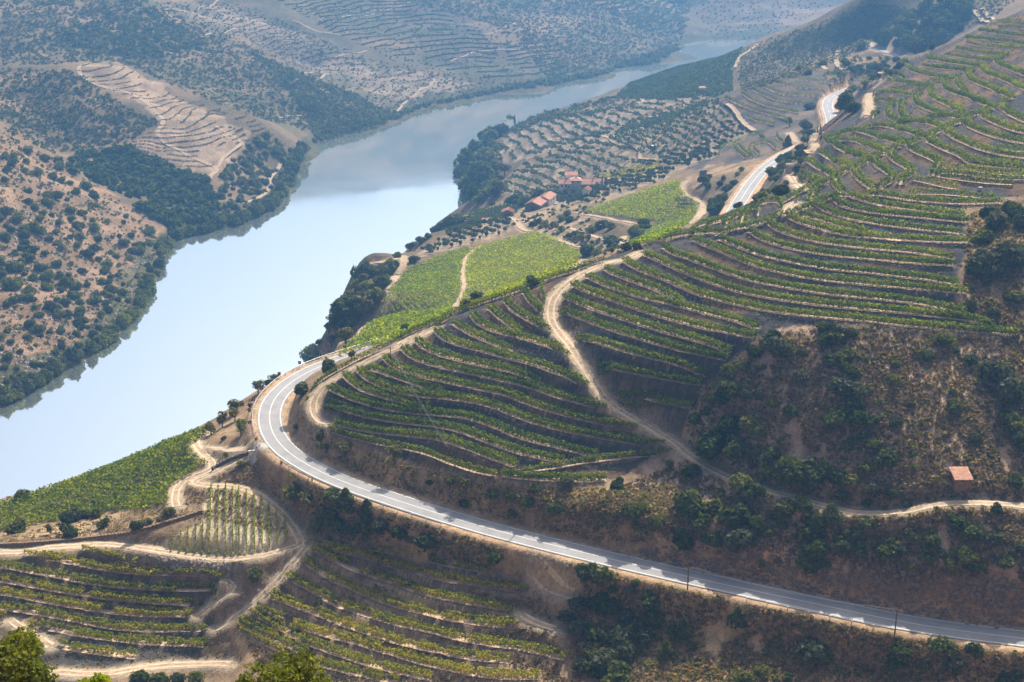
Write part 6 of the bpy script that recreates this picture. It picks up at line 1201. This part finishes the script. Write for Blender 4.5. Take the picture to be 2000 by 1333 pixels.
def pole(u, v, hgt, label, arm=True):
    p = cast([(u, v)])[0]; root = empty('utility_pole', p); tag(root, label, 'pole', 'utility poles')
    MB().bar((0, 0, -0.6), (0, 0, hgt), 0.15, 0.1, 8).obj('shaft', M['wood'], root)
    if arm:
        MB().box(-0.9, 0.9, -0.06, 0.06, hgt - 0.5, hgt - 0.38).obj('crossarm', M['wood'], root)
        im = MB().bar((0, 0, 0), (0, 0, 0.2), 0.05, 0.04, 6).mesh('insulator', M['white'])
        for x in (-0.8, 0, 0.8): io = mobj('insulator', im, root); io.location = (x, 0.0, hgt - 0.378)
    return np.array([p[0], p[1], p[2] + hgt])
def wires(A, B, sag, label, offs=(-0.8, 0.8)):
    root = empty('power_line', A); tag(root, label, 'wire', 'overhead wires')
    for o_ in offs:
        m = MB(); pts = []
        for k in range(17):
            s = k / 16; q = A + (B - A) * s; q = q - A; q[2] -= sag * 4 * s * (1 - s); q[0] += o_; pts.append(q)
        for a, b_ in zip(pts[:-1], pts[1:]): m.bar(a, b_, 0.028, 0.028, 4)
        m.obj('wire', M['wire'], root)
p1 = pole(1343, 1151, 5.0, 'brown utility pole beside the middle of the near road'); p2 = pole(1747, 1244, 5.8, 'brown utility pole below the road at right')
p3 = pole(763, 711, 4.6, 'lone brown pole at the left tip of the vine terraces'); p4 = pole(874, 897, 3.2, 'thin pole below the vine terraces', False); p5 = pole(1033, 968, 5.6, 'slim pole among shrubs under the lowest vine row')
wires(p1, p2, 1.2, 'wire sagging between the two roadside poles', (0.0, 0.8)); wires(p3, p4, 0.8, 'pair of pale wires crossing the vine rows', (-0.15, 0.15))
p6 = pole(1640, 176, 9.0, 'distant pole beside the upper hairpin'); p7 = pole(1678, 100, 9.0, 'distant pole near the top of the far road'); wires(p6, p7, 1.5, 'thin pale wires climbing to the far road', (-0.5, 0.5))
def lamp(u, v, hgt, label):
    p = cast([(u, v)])[0]; root = empty('street_lamp', p); tag(root, label, 'lamp', 'farm lamp posts'); MB().bar((0, 0, -0.4), (0, 0, hgt), 0.09, 0.06, 8).obj('post', M['steel'], root); MB().bar((0, 0, hgt), (-0.9, 0, hgt + 0.15), 0.05, 0.04, 6).obj('arm', M['steel'], root)
    MB().box(-1.3, -0.8, -0.14, 0.14, hgt + 0.06, hgt + 0.2).obj('head', M['white'], root)
lamp(1176, 463, 6.0, 'lamp post on the bank below the yellow-green field'); lamp(1083, 409, 4.5, 'lamp post beside the barn'); lamp(1100, 390, 4.5, 'lamp post near the farmhouse yard')
# walls
def stone_wall(name, uvs, h, t_, mat, label, step=0.9):
    for P in on_ground(uvs, 1.0, 2, 0.08):
        P[:, 2] = gz_at(P[:, 0], P[:, 1]); org = P[0].copy(); root = empty(name, org); tag(root, label, 'wall')
        t = np.gradient(P[:, :2], axis=0); t /= np.linalg.norm(t, axis=1)[:, None]; n = np.stack([-t[:, 1], t[:, 0]], 1)
        V = np.stack([np.stack([P[:, 0] + n[:, 0] * a, P[:, 1] + n[:, 1] * a, P[:, 2] + z], 1) for a, z in ((-t_ / 2, -0.8), (-t_ / 2, h), (t_ / 2, h), (t_ / 2, -0.8))], 1) - org; idx = np.arange(len(P) * 4).reshape(len(P), 4)
        F = np.concatenate([np.stack([idx[:-1, a], idx[1:, a], idx[1:, (a + 1) % 4], idx[:-1, (a + 1) % 4]], 1) for a in range(4)])
        mobj('core', np_mesh('core', V.reshape(-1, 3), F, mat), root)
        cap = MB().box(-0.5, 0.5, -t_ / 2 - 0.06, t_ / 2 + 0.06, 0, 0.14).mesh('coping_stone', mat)
        for k in range(0, len(P) - 1):
            co = mobj('coping_stone', cap, root); co.location = (P[k] + P[k + 1]) / 2 - org + np.array([0, 0, h + 0.003]); co.rotation_euler = (0, 0, math.atan2(t[k, 1], t[k, 0])); co.scale = (0.94, random.uniform(0.9, 1.1), random.uniform(0.7, 1.3))
        return
stone_wall('retaining_wall', [(0, 1066), (80, 1062), (180, 1052), (255, 1043), (300, 1030), (350, 1015), (395, 1000)], 0.45, 0.6, M['hutstone'], 'low dry-stone wall below the riverside vine field')
stone_wall('parapet_wall', [(486, 889), (465, 895), (440, 905), (415, 920)], 0.9, 0.45, M['stone'], 'stone parapet beside the looping dirt track')
r = site('parapet_end', 493, 888, 0.35, 'white parapet block where the side track meets the road', 'wall'); MB().box(-0.9, 0.9, -0.25, 0.25, -0.4, 1.0).obj('block', M['white'], r); MB().box(-1.0, 1.0, -0.32, 0.32, 1.002, 1.12).obj('coping', M['concrete'], r)
r = site('billboard', 1373, 346, 0.6, 'slanted pale panel standing beside the dirt track', 'panel'); MB().box(-2.4, 2.4, -0.08, 0.08, 0.6, 3.4).obj('board', M['grey'], r); MB().box(-2.5, 2.5, -0.12, 0.12, 3.402, 3.6).obj('top_edge', M['white'], r)
for x in (-2.0, 2.0): MB().box(x - 0.1, x + 0.1, 0.09, 0.29, -0.5, 3.3).obj('post', M['steel'], r)
r = site('concrete_pillar', 1914, 373, 0, 'small pale concrete pillar at the end of the upper terraces', 'pillar'); MB().box(-0.35, 0.35, -0.35, 0.35, -0.4, 0.8).obj('shaft', M['concrete'], r); MB().box(-0.45, 0.45, -0.45, 0.45, 0.802, 0.95).obj('cap', M['concrete'], r)

# rock outcrops and loose stone
M['cutrock'] = plain('cut_rock', (0.21, 0.16, 0.13), 0.95, 0.45, 1.6, 0.1, 0.6)
def rock_mesh(seed):
    r_ = np.random.default_rng(seed); import bmesh
    bm = bmesh.new(); bmesh.ops.create_icosphere(bm, subdivisions=2, radius=1)
    pl_ = [(Vector(r_.normal(size=3)).normalized(), r_.uniform(0.3, 0.75)) for _ in range(14)]
    for v in bm.verts:
        for n_, d_ in pl_:
            k = v.co.dot(n_) - d_
            if k > 0: v.co -= n_ * k
        v.co.z *= 0.75
    me = bpy.data.meshes.new('rock'); bm.to_mesh(me); bm.free(); me.materials.append(M['cutrock']); return me
RK = [rock_mesh(s) for s in range(5)]
for u, v, w_, lab in ((1497, 1118, 40, 'large'), (1472, 1112, 26, 'split'), (1512, 1108, 24, 'leaning'), (1975, 1030, 26, 'pale'), (1985, 1046, 18, 'low'), (1467, 698, 16, 'slab-like'), (1444, 762, 12, 'pale little'), (1320, 1090, 22, 'reddish'), (1580, 1085, 24, 'broad'), (1740, 1130, 30, 'blocky'), (1600, 1110, 20, 'jagged'), (1860, 1150, 30, 'square'), (1930, 1160, 26, 'dark'), (1800, 1145, 22, 'squat')):
    p = cast([(u, v + w_ * 0.3)])[0]; s = w_ * 0.4 * project(p)[2] / FPX; o_ = mobj('rock', RK[(u + v) % 5]); o_.location = (p[0], p[1], p[2] + 0.15 * s); o_.scale = (s, s * 0.9, s); o_.rotation_euler = (0.2, 0.1, u % 6)
    d = [math.hypot(u - a_, v - b_) for (a_, b_), _ in LM]; tag(o_, f'{lab} rock outcrop near {LM[int(np.argmin(d))][1]}', 'rock', 'rock outcrops above the road')
def rubble(name, poly, n, rr, label, mat='stone', zmax=1000):
    q = scatter(poly, n, 0); P = cast(q); P[:, 2] = gz_at(P[:, 0], P[:, 1]); P = P[P[:, 2] > 0.1]; n = len(P)
    base = np.array([(-1, -1, -.6), (1, -1, -.6), (1, 1, -.6), (-1, 1, -.6), (-.7, -.6, .5), (.6, -.8, .45), (.7, .7, .6), (-.8, .6, .4)]); Fb = np.array([(4, 5, 6, 7), (0, 1, 5, 4), (1, 2, 6, 5), (2, 3, 7, 6), (3, 0, 4, 7)])
    a = rng.random(n) * 6.28; s = rng.uniform(*rr, n); X = base[None] * s[:, None, None] * rng.uniform(0.6, 1.4, (n, 1, 3)); ca, sa = np.cos(a)[:, None], np.sin(a)[:, None]
    V = np.stack([X[..., 0] * ca - X[..., 1] * sa, X[..., 0] * sa + X[..., 1] * ca, X[..., 2]], 2) + P[:, None]; F = (Fb[None] + (np.arange(n) * 8)[:, None, None]).reshape(-1, 4); org = np.array([P[:, 0].mean(), P[:, 1].mean(), 0])
    ob = mobj(name, np_mesh(name, V.reshape(-1, 3) - org, F, M[mat])); ob.location = org; tag(ob, label, None, None, 'stuff')
M['palestone'] = plain('pale_schist', (0.26, 0.23, 0.2), 0.95, 0.4, 1.0, 0.1)
rubble('loose_rock', [(0, 300), (200, 390), (300, 450), (310, 520), (280, 580), (180, 690), (0, 790)], 900, (0.3, 0.9), 'broken grey rock strewn over the bare left bank', 'palestone')
rubble('loose_rock', [(290, 1085), (440, 1095), (470, 1120), (430, 1130), (330, 1110)], 260, (0.12, 0.35), 'grey stone rubble below the fan-shaped plot', 'palestone')
rubble('loose_rock', [(400, 1200), (600, 1080), (610, 1100), (430, 1225)], 150, (0.1, 0.25), 'stones edging the straight dirt ramp', 'palestone')
rubble('loose_rock', [(1100, 600), (1130, 620), (1200, 760), (1230, 790), (1180, 780), (1090, 640)], 160, (0.08, 0.2), 'pale stones beside the main dirt track', 'palestone')
rubble('loose_rock', [(640, 850), (640, 745), (1080, 545), (1560, 365), (2010, 180), (2010, 380), (1880, 520), (1700, 630), (1400, 740), (1300, 880), (1000, 930)], 1500, (0.06, 0.18), 'slaty stones lying on the terrace banks')
rubble('cut_rock', [(1180, 1082), (1400, 1052), (1600, 1082), (2010, 1135), (2010, 1238), (1800, 1208), (1500, 1146), (1300, 1104)], 1300, (0.12, 0.5), 'broken rock faces of the cutting above the near road', 'cutrock')
rubble('loose_rock', [(560, 800), (600, 800), (640, 850), (620, 890), (575, 860)], 160, (0.06, 0.22), 'stones on the bank inside the road bend', 'palestone')
rubble('loose_rock', [(1400, 800), (1700, 660), (2000, 680), (2000, 960), (1700, 990), (1400, 900)], 350, (0.08, 0.3), 'scattered stones on the scrub slope', 'palestone')
# ------------------------------------------------------------------ haze in the valley air
hb = MB().box(GX[0] - 60, GX[-1] + 60, GY[0] - 60, GY[-1] + 60, float(GZ.min()) - 2, float(GZ.max()) + 15)
hm, ht, hbsdf, ho = new_mat('valley_haze'); ht.nodes.remove(hbsdf)
pv = N(ht, 'ShaderNodeVolumePrincipled', i_Density=0.00024, i_Anisotropy=0.3); pv.inputs['Color'].default_value = (0.2, 0.5, 1.0, 1)
ht.links.new(pv.outputs[0], ho.inputs['Volume'])
tag(hb.obj('haze', hm), 'thin blue haze filling the valley air', None, None, 'stuff')
